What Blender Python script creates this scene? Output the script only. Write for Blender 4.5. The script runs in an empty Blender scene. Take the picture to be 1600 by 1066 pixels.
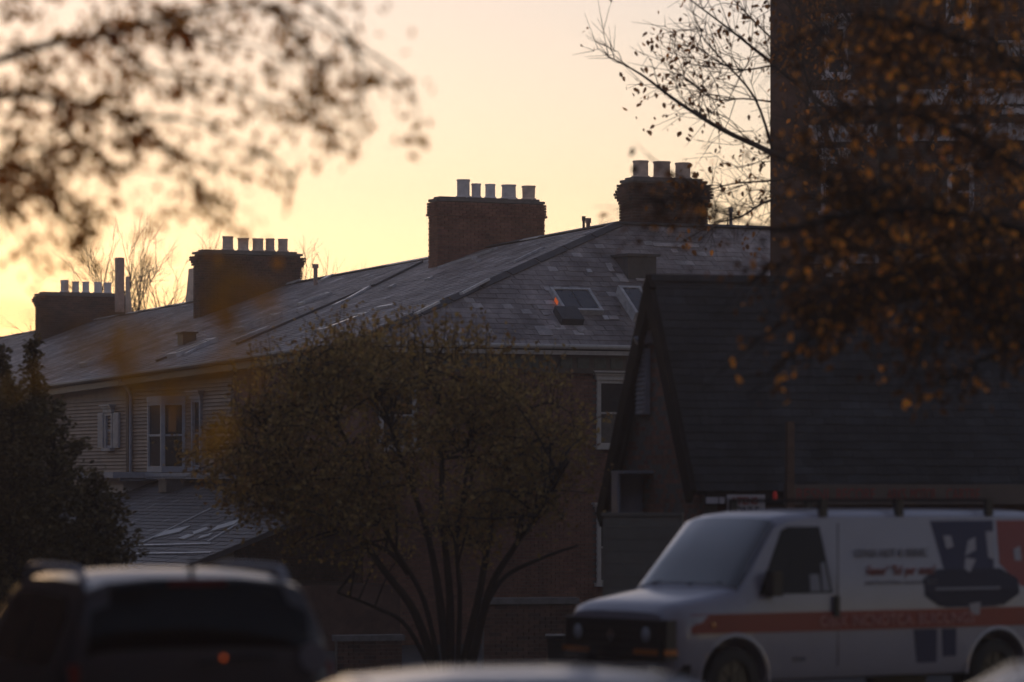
import bpy, math, random
import numpy as np
from mathutils import Vector as V, Matrix
random.seed(7); rng = np.random.default_rng(7)
R = math.radians
SC = bpy.context.scene
COL = SC.collection

# ------------------------------------------------------------------ camera
F = 6000.0; HOR = 760.0; CAMZ = 2.3          # focal length in photo pixels, horizon row, eye height
cam = bpy.data.cameras.new('camera'); cob = bpy.data.objects.new('camera', cam); COL.objects.link(cob)
cob.location = (0, 0, CAMZ); cob.rotation_euler = (R(90), 0, 0)
cam.sensor_width = 36; cam.lens = 36 * F / 1600; cam.shift_y = (HOR - 533) / 1600
cam.clip_start = 0.5; cam.clip_end = 5000
cam.dof.use_dof = True; cam.dof.focus_distance = 100; cam.dof.aperture_fstop = 1.3
SC.camera = cob
# ------------------------------------------------------------------ sky, sun, exposure
SUN_AZ = -10.0; SUN_EL = 4.0                   # degrees, azimuth from +Y towards +X
w = bpy.data.worlds.new('World'); SC.world = w; w.use_nodes = True
nt = w.node_tree; nt.nodes.clear()
sky = nt.nodes.new('ShaderNodeTexSky'); sky.sky_type = 'NISHITA'; sky.sun_disc = False
sky.sun_elevation = R(SUN_EL); sky.sun_rotation = R(SUN_AZ)
sky.air_density = .8; sky.dust_density = .1; sky.ozone_density = 0.0; sky.altitude = 0
bg = nt.nodes.new('ShaderNodeBackground'); bg.inputs[1].default_value = 0.10
wo = nt.nodes.new('ShaderNodeOutputWorld')
wb = nt.nodes.new('ShaderNodeMix'); wb.data_type = 'RGBA'; wb.blend_type = 'MULTIPLY'; wb.inputs['Factor'].default_value = 1; wb.inputs[7].default_value = (1.03, .95, 1.24, 1)   # the camera's white balance
nt.links.new(sky.outputs[0], wb.inputs[6]); nt.links.new(wb.outputs[2], bg.inputs[0]); nt.links.new(bg.outputs[0], wo.inputs[0])
sun = bpy.data.lights.new('sun', 'SUN'); sun.energy = 0.25; sun.angle = R(0.6); sun.color = (1, .62, .32)
so = bpy.data.objects.new('sun', sun); COL.objects.link(so)
sd = V((math.sin(R(SUN_AZ)) * math.cos(R(SUN_EL)), math.cos(R(SUN_AZ)) * math.cos(R(SUN_EL)), math.sin(R(SUN_EL))))
so.rotation_euler = sd.to_track_quat('Z', 'Y').to_euler(); so.location = (0, 0, 60)
SC.view_settings.view_transform = 'Standard'; SC.view_settings.look = 'None'
SC.view_settings.exposure = 0.53; SC.view_settings.gamma = 1
SC.render.engine = 'CYCLES'; SC.cycles.use_denoising = True
SC.cycles.max_bounces = 6; SC.cycles.diffuse_bounces = 3; SC.cycles.transparent_max_bounces = 8

# ------------------------------------------------------------------ helpers
CAM = V((0, 0, CAMZ))
def at(u, v, y): return V(((u - 800) / F * y, y, CAMZ + (HOR - v) / F * y))
def proj(p): return (800 + F * p[0] / p[1], HOR - F * (p[2] - CAMZ) / p[1])
def hit(u, v, o, n):
    r = V(((u - 800) / F, 1, (HOR - v) / F)); return CAM + r * ((o - CAM).dot(n) / r.dot(n))

MATS = {}
def mat(name, col, rough=.7, var=.25, scale=3.0, bump=0.0, bscale=40.0, metal=0.0, spec=.5, piece=0.0, tint=None, coat=0.0, emit=None, trans=0.0, stain=0.0):
    """procedural surface: noise-varied colour, fine relief; piece>0 adds a random tone for each piece"""
    if name in MATS: return MATS[name]
    m = bpy.data.materials.new(name); m.use_nodes = True; t = m.node_tree; N = t.nodes; L = t.links
    p = N['Principled BSDF']; p.inputs['Roughness'].default_value = rough; p.inputs['Metallic'].default_value = metal
    p.inputs['Specular IOR Level'].default_value = spec; p.inputs['Coat Weight'].default_value = coat; p.inputs['Coat Roughness'].default_value = .08
    tc = N.new('ShaderNodeTexCoord')
    nz = N.new('ShaderNodeTexNoise'); nz.inputs['Scale'].default_value = scale; nz.inputs['Detail'].default_value = 6; nz.inputs['Roughness'].default_value = .65
    geo = N.new('ShaderNodeNewGeometry'); L.new(geo.outputs['Position'], nz.inputs['Vector'])
    mp = N.new('ShaderNodeMapRange'); mp.inputs[1].default_value = .3; mp.inputs[2].default_value = .7; mp.inputs[3].default_value = 1 - var; mp.inputs[4].default_value = 1 + var
    L.new(nz.outputs['Fac'], mp.inputs[0]); fac = mp.outputs[0]
    base = N.new('ShaderNodeRGB'); base.outputs[0].default_value = (*col, 1); cs = base.outputs[0]
    if piece:
        oi = N.new('ShaderNodeObjectInfo'); a = N.new('ShaderNodeAttribute'); a.attribute_name = 'rnd'
        ad = N.new('ShaderNodeMath'); L.new(oi.outputs['Random'], ad.inputs[0]); L.new(a.outputs['Fac'], ad.inputs[1])
        fr = N.new('ShaderNodeMath'); fr.operation = 'FRACT'; L.new(ad.outputs[0], fr.inputs[0])
        cr = N.new('ShaderNodeMapRange'); cr.inputs[3].default_value = 1 - piece; cr.inputs[4].default_value = 1 + piece; L.new(fr.outputs[0], cr.inputs[0])
        mu = N.new('ShaderNodeMath'); mu.operation = 'MULTIPLY'; L.new(fac, mu.inputs[0]); L.new(cr.outputs[0], mu.inputs[1]); fac = mu.outputs[0]
        if tint:
            wn = N.new('ShaderNodeTexWhiteNoise'); wn.noise_dimensions = '1D'; L.new(fr.outputs[0], wn.inputs['W'])
            gt = N.new('ShaderNodeMath'); gt.operation = 'GREATER_THAN'; gt.inputs[1].default_value = 1 - tint[3]; L.new(wn.outputs['Value'], gt.inputs[0])
            mx = N.new('ShaderNodeMix'); mx.data_type = 'RGBA'; L.new(gt.outputs[0], mx.inputs['Factor']); L.new(cs, mx.inputs[6]); mx.inputs[7].default_value = (*tint[:3], 1); cs = mx.outputs[2]
    if stain:      # weathering with patches of its own shape
        sn = N.new('ShaderNodeTexNoise'); sn.inputs['Scale'].default_value = .55; sn.inputs['Detail'].default_value = 8; sn.inputs['Roughness'].default_value = .72; sn.inputs['Distortion'].default_value = .6; L.new(geo.outputs['Position'], sn.inputs['Vector'])
        sm = N.new('ShaderNodeMapRange'); sm.inputs[1].default_value = .42; sm.inputs[2].default_value = .6; sm.inputs[3].default_value = 1 - stain; sm.inputs[4].default_value = 1 + stain * .25; L.new(sn.outputs['Fac'], sm.inputs[0])
        m2 = N.new('ShaderNodeMath'); m2.operation = 'MULTIPLY'; L.new(fac, m2.inputs[0]); L.new(sm.outputs[0], m2.inputs[1]); fac = m2.outputs[0]
    vm = N.new('ShaderNodeVectorMath'); vm.operation = 'SCALE'; L.new(cs, vm.inputs[0]); L.new(fac, vm.inputs['Scale'])
    L.new(vm.outputs[0], p.inputs['Base Color'])
    if bump:
        nb = N.new('ShaderNodeTexNoise'); nb.inputs['Scale'].default_value = bscale; nb.inputs['Detail'].default_value = 4; L.new(geo.outputs['Position'], nb.inputs['Vector'])
        b = N.new('ShaderNodeBump'); b.inputs['Strength'].default_value = bump; b.inputs['Distance'].default_value = .02; L.new(nb.outputs['Fac'], b.inputs['Height']); L.new(b.outputs[0], p.inputs['Normal'])
        rr = N.new('ShaderNodeMapRange'); rr.inputs[3].default_value = max(0, rough - .12); rr.inputs[4].default_value = min(1, rough + .12); L.new(nb.outputs['Fac'], rr.inputs[0]); L.new(rr.outputs[0], p.inputs['Roughness'])
    if emit:
        p.inputs['Emission Color'].default_value = (*emit[:3], 1); p.inputs['Emission Strength'].default_value = emit[3]
    if trans:
        tr = N.new('ShaderNodeBsdfTranslucent'); L.new(vm.outputs[0], tr.inputs[0]); ms = N.new('ShaderNodeMixShader'); ms.inputs[0].default_value = trans
        out = N['Material Output']; L.new(p.outputs[0], ms.inputs[1]); L.new(tr.outputs[0], ms.inputs[2]); L.new(ms.outputs[0], out.inputs[0])
    MATS[name] = m; return m
def glass(name, tint=(.05, .055, .06), rough=.03, alpha=.5):
    """window glass: glossy film over a clear pane"""
    m = bpy.data.materials.new(name); m.use_nodes = True; t = m.node_tree; N = t.nodes; L = t.links
    p = N['Principled BSDF']; p.inputs['Base Color'].default_value = (*tint, 1); p.inputs['Roughness'].default_value = rough
    tr = N.new('ShaderNodeBsdfTransparent'); tr.inputs[0].default_value = (.75, .78, .78, 1)
    fr = N.new('ShaderNodeFresnel'); fr.inputs[0].default_value = 1.5
    ad = N.new('ShaderNodeMath'); ad.inputs[1].default_value = 1 - alpha; ad.use_clamp = True; L.new(fr.outputs[0], ad.inputs[0])
    ms = N.new('ShaderNodeMixShader'); L.new(ad.outputs[0], ms.inputs[0]); L.new(tr.outputs[0], ms.inputs[1]); L.new(p.outputs[0], ms.inputs[2]); L.new(ms.outputs[0], N['Material Output'].inputs[0])
    return m

M = dict(
    slate=mat('slate', (.385, .325, .315), .6, .4, .8, .3, 30, piece=.16, tint=(.62, .56, .55, .05), stain=.4),
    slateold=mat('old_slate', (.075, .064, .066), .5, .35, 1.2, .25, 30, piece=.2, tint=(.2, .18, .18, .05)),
    roofbase=mat('roof_felt', (.05, .048, .052), .85),
    lead=mat('lead', (.58, .55, .55), .33, .3, 6, .2, 25),
    leaddark=mat('lead_dark', (.07, .068, .072), .5, .3, 6, .2, 25),
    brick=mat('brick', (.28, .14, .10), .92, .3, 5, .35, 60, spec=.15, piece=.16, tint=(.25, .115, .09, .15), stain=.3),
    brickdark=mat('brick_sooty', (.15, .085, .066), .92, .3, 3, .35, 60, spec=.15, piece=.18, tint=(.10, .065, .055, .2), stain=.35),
    mortar=mat('mortar', (.15, .13, .115), .95, .3, 8, .3, 60),
    siding=mat('clapboard_paint', (.34, .215, .14), .6, .2, 2, .12, 20, piece=.22),
    trim=mat('white_trim', (.62, .58, .55), .5, .15, 5, .1, 30),
    trimgrey=mat('grey_trim', (.36, .36, .40), .5, .2, 5, .1, 30),
    gutter=mat('gutter_paint', (.13, .105, .09), .5, .2, 5),
    frieze=mat('green_frieze', (.12, .135, .115), .6, .3, 6),
    potgrey=mat('pale_clay', (.80, .75, .76), .75, .2, 5, .2, 40, piece=.12),
    potbuff=mat('buff_clay', (.72, .56, .47), .8, .25, 5, .2, 40, piece=.15),
    cement=mat('cement', (.17, .155, .15), .9, .3, 6, .4, 30),
    metalpipe=mat('galvanised_pipe', (.42, .40, .40), .4, .2, 8, metal=.6),
    pinkpipe=mat('clay_pipe', (.45, .30, .25), .7, .2, 8),
    glass=glass('window_glass'),
    room=mat('dark_room', (.02, .018, .018), .9),
    blind=mat('blind', (.42, .37, .34), .7, .08),
    slat=mat('blind_slat', (.25, .18, .13), .6),
    glow=mat('lamplit_room', (.5, .3, .15), .8, .1, emit=(1, .42, .13, .55)),
    blue=mat('blue_plastic', (.07, .10, .22), .5),
    shingle=mat('asphalt_shingle', (.042, .044, .05), .85, .3, 2, .5, 150, piece=.3, stain=.45),
    board=mat('dark_board', (.022, .018, .018), .9, .3, 4, spec=.05),
    stone=mat('limestone', (.56, .5, .5), .85, .25, 3, .3, 30),
    whitemetal=mat('grey_enamel', (.33, .35, .40), .5, .1, 5),
    fence=mat('beige_vinyl', (.20, .19, .165), .5, .12, 3, piece=.08),
    wood=mat('weathered_wood', (.13, .075, .05), .7, .3, 6),
    signboard=mat('sign_board', (.13, .10, .085), .6, .2, 3),
    signred=mat('sign_red', (.28, .05, .04), .6, .2, 4),
    signwhite=mat('sign_white', (.42, .40, .43), .5, .1, 4),
    signblack=mat('sign_black', (.03, .03, .035), .6, .1, 4),
    bark=mat('bark', (.024, .018, .016), .9, .4, 12, .6, 60),
    barkgrey=mat('bark_grey', (.07, .052, .042), .9, .4, 12, .6, 60),
    asphalt=mat('asphalt', (.05, .05, .052), .85, .3, 1.5, .4, 120),
    vanpaint=mat('white_van_paint', (.35, .34, .40), .38, .06, 2, coat=.6),
    carwhite=mat('white_car_paint', (.62, .61, .63), .3, .05, 2, coat=.7),
    cardark=mat('charcoal_car_paint', (.05, .043, .047), .35, .06, 2, coat=.3),
    carblack=mat('black_car_paint', (.018, .017, .02), .25, .06, 2, coat=.8),
    rubber=mat('rubber', (.018, .018, .019), .75, .2, 20),
    blackplastic=mat('black_plastic', (.02, .02, .022), .5, .1, 20),
    rim=mat('steel_rim', (.07, .07, .072), .35, .2, 8, metal=.8),
    chrome=mat('chrome', (.7, .7, .72), .12, .05, 5, metal=1),
    lens=mat('headlamp_glass', (.45, .47, .5), .1, .1, 20, coat=1),
    amber=mat('amber_lens', (.55, .16, .03), .2, .1, 20, coat=1),
    redlens=mat('red_lens', (.20, .012, .012), .2, .1, 20, coat=1),
    redstripe=mat('red_vinyl', (.27, .02, .018), .4, .05, 3),
    pinkvinyl=mat('pale_red_vinyl', (.52, .22, .21), .45, .05, 3),
    greyvinyl=mat('grey_vinyl', (.22, .22, .26), .45, .05, 3),
    navy=mat('navy_vinyl', (.02, .028, .085), .6, .05, 3),
    navydark=mat('dark_navy_vinyl', (.012, .015, .045), .65, .05, 3),
    pale=mat('pale_vinyl', (.38, .36, .40), .45, .05, 3),
    carglass=mat('car_glass', (.02, .02, .024), .06, .1, 3, spec=1.0, coat=1.0),
    privacy=mat('privacy_glass', (.006, .006, .007), .04, .05, 3, spec=.2),
    seat=mat('seat_cloth', (.035, .03, .03), .9),
    paper=mat('paper', (.4, .38, .42), .8, .1),
    redlamp=mat('red_lamp', (.5, .03, .03), .4, emit=(1, .06, .05, .03)),
    orangelamp=mat('orange_lamp', (.6, .15, .03), .4, emit=(1, .16, .03, .25)),  # orange glints put in as emission, no lamp there
    leaf_near=mat('leaf_brown', (.78, .34, .06), .6, .3, 20, piece=.4, tint=(.9, .46, .08, .25), trans=.85),
    leaf_yellow=mat('leaf_yellow', (.75, .38, .04), .6, .2, 20, piece=.25, trans=.5),
    leaf_mid=mat('leaf_olive', (.42, .28, .09), .65, .35, 3, piece=.5, tint=(.36, .19, .06, .14), trans=.35),
    leaf_rust=mat('leaf_rust', (.30, .13, .035), .65, .4, 2, piece=.6, tint=(.6, .24, .04, .12), trans=.6),
    leaf_orange=mat('leaf_orange', (.15, .066, .02), .6, .5, 1.5, piece=.6, tint=(1.0, .42, .06, .2), trans=.45),
    needle=mat('needle', (.16, .12, .05), .7, .4, 3, piece=.5, trans=.15),
)
HAZE = .0012
def setup(o, label=None, cat=None, group=None, kind=None):
    if label: o['label'] = label
    if cat: o['category'] = cat
    if group: o['group'] = group
    if kind: o['kind'] = kind
    return o
def thing(name, loc, label, cat, group=None, rz=0.0):
    o = bpy.data.objects.new(name, None); COL.objects.link(o); o.empty_display_size = .3
    o.location = loc; o.rotation_euler = (0, 0, rz); return setup(o, label, cat, group)
def link(name, me, parent=None, m=None, world=True, mw=None):
    o = bpy.data.objects.new(name, me); COL.objects.link(o)
    if m is not None and not me.materials: me.materials.append(m)
    if parent is not None:
        o.parent = parent
        if world and parent.type == 'EMPTY': o.matrix_parent_inverse = Matrix.Translation(parent.location).inverted()
    if mw is not None: o.matrix_basis = mw
    return o
class MB:
    def __init__(s): s.v = []; s.f = []; s.r = []
    def add(s, vs, fs, r=0.0):
        b = len(s.v); s.v += [tuple(x) for x in vs]; s.f += [tuple(b + i for i in f) for f in fs]; s.r += [r] * len(fs); return s
    def obox(s, c, a, b, n, r=0.0):
        """box at centre c with half-extent vectors a, b, n"""
        c, a, b, n = V(c), V(a), V(b), V(n)
        vs = [c - a - b - n, c + a - b - n, c + a + b - n, c - a + b - n, c - a - b + n, c + a - b + n, c + a + b + n, c - a + b + n]
        if a.cross(b).dot(n) < 0: vs = vs[4:] + vs[:4]
        return s.add(vs, [(3, 2, 1, 0), (4, 5, 6, 7), (0, 1, 5, 4), (1, 2, 6, 5), (2, 3, 7, 6), (3, 0, 4, 7)], r)
    def box(s, x0, x1, y0, y1, z0, z1, r=0.0):
        return s.obox(((x0 + x1) / 2, (y0 + y1) / 2, (z0 + z1) / 2), ((x1 - x0) / 2, 0, 0), (0, (y1 - y0) / 2, 0), (0, 0, (z1 - z0) / 2), r)
    def tube(s, pts, rad, n=6, cap=True, r=0.0):
        pts = [V(p) for p in pts]; b = len(s.v); k = len(pts)
        if not hasattr(rad, '__len__'): rad = [rad] * k
        t0 = (pts[1] - pts[0]).normalized(); up = V((0, 0, 1)) if abs(t0.z) < .9 else V((1, 0, 0)); x = t0.cross(up).normalized()
        for i, p in enumerate(pts):
            t = (pts[min(i + 1, k - 1)] - pts[max(i - 1, 0)]).normalized()
            x = (x - t * x.dot(t)); x = x.normalized() if x.length > 1e-6 else t.orthogonal().normalized(); y = t.cross(x)
            for j in range(n):
                a = 2 * math.pi * j / n; s.v.append(tuple(p + (x * math.cos(a) + y * math.sin(a)) * rad[i]))
        for i in range(k - 1):
            for j in range(n):
                s.f.append((b + i * n + j, b + i * n + (j + 1) % n, b + (i + 1) * n + (j + 1) % n, b + (i + 1) * n + j)); s.r.append(r)
        if cap:
            s.f.append(tuple(b + j for j in range(n))[::-1]); s.f.append(tuple(b + (k - 1) * n + j for j in range(n))); s.r += [r, r]
        return s
    def lathe(s, c, prof, n=20, r=0.0):
        b = len(s.v); c = V(c); k = len(prof)
        for (rd, z) in prof:
            for j in range(n): a = 2 * math.pi * j / n; s.v.append((c.x + rd * math.cos(a), c.y + rd * math.sin(a), c.z + z))
        for i in range(k - 1):
            for j in range(n): s.f.append((b + i * n + j, b + i * n + (j + 1) % n, b + (i + 1) * n + (j + 1) % n, b + (i + 1) * n + j)); s.r.append(r)
        return s
    def prism(s, poly, ext, r=0.0):
        """planar polygon (list of points) extruded by vector ext"""
        p = [V(q) for q in poly]; k = len(p); e = V(ext)
        nrm = sum(((p[i] - p[0]).cross(p[i + 1] - p[0]) for i in range(1, k - 1)), V())
        if nrm.dot(e) < 0: p = p[::-1]
        return s.add(p + [q + e for q in p], [tuple(range(k))[::-1], tuple(range(k, 2 * k))] + [(i, (i + 1) % k, k + (i + 1) % k, k + i) for i in range(k)], r)
    def mesh(s, name='mesh', smooth=0):
        me = bpy.data.meshes.new(name); me.from_pydata(s.v, [], s.f)
        if any(s.r): me.attributes.new('rnd', 'FLOAT', 'FACE').data.foreach_set('value', s.r)
        if smooth:
            me.polygons.foreach_set('use_smooth', [True] * len(me.polygons)); me.set_sharp_from_angle(angle=R(smooth))
        me.update(); return me
    def obj(s, name, m, parent=None, world=True, smooth=0): return link(name, s.mesh(name, smooth), parent, m, world)

def unit_box():
    b = MB().box(-.5, .5, -.5, .5, -.5, .5); return b
UB = {}
def pieces(name, stuff, items, m, parent, limit=300, hide=None):
    """items: (centre, a, b, n) full-extent vectors. The largest in view become parts of their own, the rest one part of kind stuff"""
    sc = []
    for i, (c, a, b, n) in enumerate(items):
        u, v = proj(c); k = 1.0 / c[1]
        if not (-10 < u < 1610 and -10 < v < 1076): k *= .001
        elif hide and hide(u, v): k *= .05
        sc.append((-k, i))
    sc.sort(); top = set(i for _, i in sc[:limit]); rest = MB()
    key = m.name
    if key not in UB:
        me = unit_box().mesh(name); me.materials.append(m); UB[key] = me
    for i, (c, a, b, n) in enumerate(items):
        if i in top:
            b = b - a * (a.dot(b) / a.dot(a)); n = a.cross(b).normalized() * n.length      # an object carries no shear
            mw = Matrix(((a[0], b[0], n[0], c[0]), (a[1], b[1], n[1], c[1]), (a[2], b[2], n[2], c[2]), (0, 0, 0, 1)))
            link(name, UB[key], parent, None, True, mw)
        else: rest.obox(c, a * .5, b * .5, n * .5, random.uniform(.001, .999))
    if rest.v: rest.obj(stuff, m, parent)['kind'] = 'stuff'
def slates(items, O, a, s, inside, la, ls, wdt, exp, thk, lift=.007, jit=.003):
    """slate courses on the roof plane O + x a + y s"""
    n = a.cross(s).normalized()
    if n.z < 0: n = -n
    y = exp * .5; row = 0
    while y < ls:
        x = 0.0; half = row % 2
        while x < la - .03:
            wd = wdt * (.5 if half else 1.0); half = 0; wd = min(wd, la - x); x += wd / 2
            if inside(x, y):
                tl = lift + random.uniform(-jit, jit); tw = random.gauss(0, .008)
                sv = (s * exp * 1.35 - n * tl * 2); av = (a * wd * random.uniform(.955, .985) + s * tw)
                items.append((O + a * (x + random.gauss(0, .004)) + s * (y + random.gauss(0, .006)) + n * (thk + tl), av, sv, n * thk))
            x += wd / 2
        y += exp; row += 1
def courses(items, O, a, up, n, W, H, bl=.215, bh=.065, gap=.011, dep=.05, outset=None, inside=None, a0=0.0):
    """brick courses on the plane O + x a + y up, faces proud along n"""
    row = 0; y = 0.0
    while y + bh <= H + .001:
        o = outset(y) if outset else 0.0; x = -o; x1 = W + o; first = True; half = row % 2
        while x < x1 - .02:
            l = bl * .48 if (first and half) else bl
            l = min(l, x1 - x); first = False
            cx = x + l / 2; cy = y + bh / 2
            if not inside or inside(cx, cy):
                items.append((O + a * cx + up * cy + n * (o - dep / 2 + random.uniform(-.003, .004)), a * l, up * bh, n * dep))
            x += l + gap
        y += bh + gap; row += 1
UP = V((0, 0, 1))

# ------------------------------------------------------------------ ground
def gz(y):
    t = min(1, max(0, (y - 36) / 46)); return -1.5 * t * t * (3 - 2 * t)
g = MB(); ys = [-120, 0, 20, 36, 40, 44, 48, 52, 56, 60, 64, 68, 72, 76, 80, 84, 95, 120, 200, 420]; xs = [-240, -120, -60, -20, 0, 20, 60, 120, 240]
gv = [(x, y, gz(y)) for y in ys for x in xs]; n_ = len(xs)
g.add(gv, [(j * n_ + i, j * n_ + i + 1, (j + 1) * n_ + i + 1, (j + 1) * n_ + i) for j in range(len(ys) - 1) for i in range(n_ - 1)])
setup(g.obj('ground', M['asphalt']), kind='structure')

# unseen block added behind the camera: it keeps the low blue sky off the parked vehicles
fl = thing('flats', (0, -16, 0), 'tall brick block of flats across the street behind the photographer', 'building')
MB().box(-70, 70, -30, -16, -.2, 35).obj('wall', M['brickdark'], fl); MB().box(-70.5, 70.5, -30.5, -15.5, 35, 35.6).obj('parapet', M['cement'], fl)
fw = MB().box(-.7, .7, -16.02, -15.94, -.9, .9).mesh('window'); fw.materials.append(M['privacy'])
for j in range(10):
    for i in range(20):
        link('window', fw, fl, None, True, Matrix.Translation((-66.5 + 7 * i, 0, 2.4 + 3.1 * j)))
fl2 = thing('flats', (-27, 34, 0), 'brick flats beside the car park beyond the left edge of the picture', 'building')  # second unseen block, added to keep the low left sunset out
MB().prism([(-36, 6, -1.5), (-19, 6, -1.5), (-19, 34, -1.5), (-12.5, 34, -1.5), (-12.5, 64, -1.5), (-36, 64, -1.5)], (0, 0, 12.0)).obj('wall', M['brickdark'], fl2); MB().prism([(-36.4, 5.6, 10.5), (-18.6, 5.6, 10.5), (-18.6, 33.6, 10.5), (-12.1, 33.6, 10.5), (-12.1, 64.4, 10.5), (-36.4, 64.4, 10.5)], (0, 0, .5)).obj('parapet', M['cement'], fl2)
for j in range(3):
    for i in range(4): link('window', fw, fl2, None, True, Matrix.Translation((-34.94, 10 + 6 * i, 2.2 + 3.2 * j)) @ Matrix.Rotation(R(90), 4, 'Z') @ Matrix.Translation((0, 0, 0)))
# evening haze in the air
hz = MB().box(-262, 262, -130, 440, -3, 36.5).obj('haze', bpy.data.materials.new('haze')); setup(hz, kind='stuff'); hm = hz.data.materials[0]; hm.use_nodes = True; hn = hm.node_tree
hn.nodes.remove(hn.nodes['Principled BSDF']); hv = hn.nodes.new('ShaderNodeVolumePrincipled'); hv.inputs['Color'].default_value = (.95, .84, .8, 1); hv.inputs['Density'].default_value = HAZE; hv.inputs['Anisotropy'].default_value = .35
hn.links.new(hv.outputs[0], hn.nodes['Material Output'].inputs['Volume'])
# ------------------------------------------------------------------ the terrace: frame of reference
C = at(555, 533, 91)                                   # eave corner of the corner house
d3 = V((-2800, 6000, -140)) / 6000; DL = math.hypot(d3.x, d3.y); rd = d3 / DL   # along the row, one metre in plan, falling slightly
rh = V((rd.x, rd.y, 0)); e = V((rh.y, -rh.x, 0))       # e: across the row, away from the facade
BB, CC = 9.2, 4.5
A = C + e * BB + rh * CC; A.z = CAMZ + (HOR - 350) / F * A.y       # apex where hip and both ridges meet
def eave(s): return C + rd * s
def ridge(s): return A + rd * (s - CC)
rs = (ridge(CC) - eave(CC)); rs = rs - rd.normalized() * rs.dot(rd.normalized()); RLEN = rs.length; rs.normalize(); ra = rd.normalized()
RN = ra.cross(rs); RN = RN if RN.z > 0 else -RN; RN.normalize()
es = A - C; es = es - e * es.dot(e); ELEN = es.length; es.normalize(); EN = e.cross(es).normalized(); EN = EN if EN.z > 0 else -EN
def rowhit(u, v): return hit(u, v, C, RN)
def endhit(u, v): return hit(u, v, C, EN)
def scrd(p): return (p - C).dot(ra), (p - C).dot(rs)
def gzat(p): return gz(p.y)
TREE_HIDE = lambda u, v: ((u - 635) / 290) ** 2 + ((v - 730) / 215) ** 2 < 1 or u > 1205 or v > 950
LW = 19.0                                               # length of the wing on the cross street
SB = [0, 9.0, 17.0, 34.0, 54.0, 78.0]
INFO = [
    ('corner_house', 'brick corner house with hipped slate roof and three chimney pots behind the round tree', None),
    ('terraced_house', 'tan clapboard terraced house with lit bay window under the five white chimney pots', None),
    ('terraced_house', 'terraced house below the wide brick chimney with five buff pots and orange leaves across it', None),
    ('terraced_house', 'terraced house whose chimney carries five small pots beside a tall pipe', None),
    ('terraced_house', 'farthest terraced house, only its slate roof showing over the conifers', None)]
HOUSE = []; ROOF = []
sl_a = ra; OV = .35
for i, (nm, lb, _) in enumerate(INFO):
    s0, s1 = SB[i], SB[i + 1]; base = eave((s0 + s1) / 2) + e * 4; base.z = gzat(base)
    h = thing(nm, base, lb, 'house', 'houses of the slate roofed terrace'); HOUSE.append(h)
    back = lambda s: ridge(s) + e * BB - UP * (A.z - C.z)
    rb = MB()
    if i == 0:
        we = C + e * LW; wr = A + e * (LW - BB); wb = wr + rh * CC - UP * (A.z - C.z); ib = A + e * BB + rh * CC * 0 - UP * (A.z - C.z)
        vs = [C, eave(s1), ridge(s1), A, we, wr, wb, A + rh * CC + e * CC - UP * (A.z - C.z), back(s1)]
        rb.add(vs, [(0, 3, 2, 1), (0, 4, 5, 3), (3, 5, 6, 7), (2, 3, 7, 8)])
        rb.add([v - UP * .12 for v in vs], [(0, 1, 2, 3), (0, 3, 5, 4), (3, 7, 6, 5), (2, 8, 7, 3)])
        rb.add([C, we, we - UP * .12, C - UP * .12], [(0, 1, 2, 3)]); rb.add([C, eave(s1), eave(s1) - UP * .12, C - UP * .12], [(3, 2, 1, 0)])
    else:
        q = [eave(s0), ridge(s0), back(s0)]; q2 = [eave(s1), ridge(s1), back(s1)]
        for k in range(2):
            rb.prism([q[k], q[k + 1], q2[k + 1], q2[k]], -UP * .12)
    roof = rb.obj('roof', M['roofbase'], h); ROOF.append(roof)
    it = []
    l0 = (eave(s0) - C).dot(ra)
    if i == 0: slates(it, C, ra, rs, lambda x, y: x > CC * 1.0 * y / RLEN + .08, (s1 - .02) * rd.length, RLEN - .05, .27, .22, .008)
    else: slates(it, C + ra * l0, ra, rs, lambda x, y: True, (s1 - s0) * rd.length - .1, RLEN - .05, .27, .22, .008)
    pieces('slate', 'slate_courses', it, M['slate'], roof, 300 if i < 3 else 150, TREE_HIDE)
    # ridge tiles and gutters
    ss = s0 if i else CC; k = 0; rt = MB().mesh('t') if False else None
    ln = 1.2
    while ss < s1 - .05:
        p, q = ridge(ss), ridge(min(s1, ss + ln - .03)); t = MB(); nn = V((0, 0, 1))
        for sgn, sl in ((1, -1), (-1, 1)):
            a_ = e * (sl * .13) - UP * .05 * 1
            t.prism([p + nn * .05, q + nn * .05, q + nn * .05 + a_, p + nn * .05 + a_], nn * .022)
        t.obj('ridge_tile', M['lead'] if random.random() < .3 else M['leaddark'], roof); ss += ln
    gt = MB(); a_, b_ = eave(s0 + (.0 if i else -.05)), eave(s1 - .03)
    gt.tube([a_ - e * .06 - UP * .05, b_ - e * .06 - UP * .05], .065, 8); gt.obox((a_ + b_) / 2 + e * .03 - UP * .2, (b_ - a_) / 2, e * .03, UP * .09)
    gt.obj('gutter', M['gutter'], h)
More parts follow.
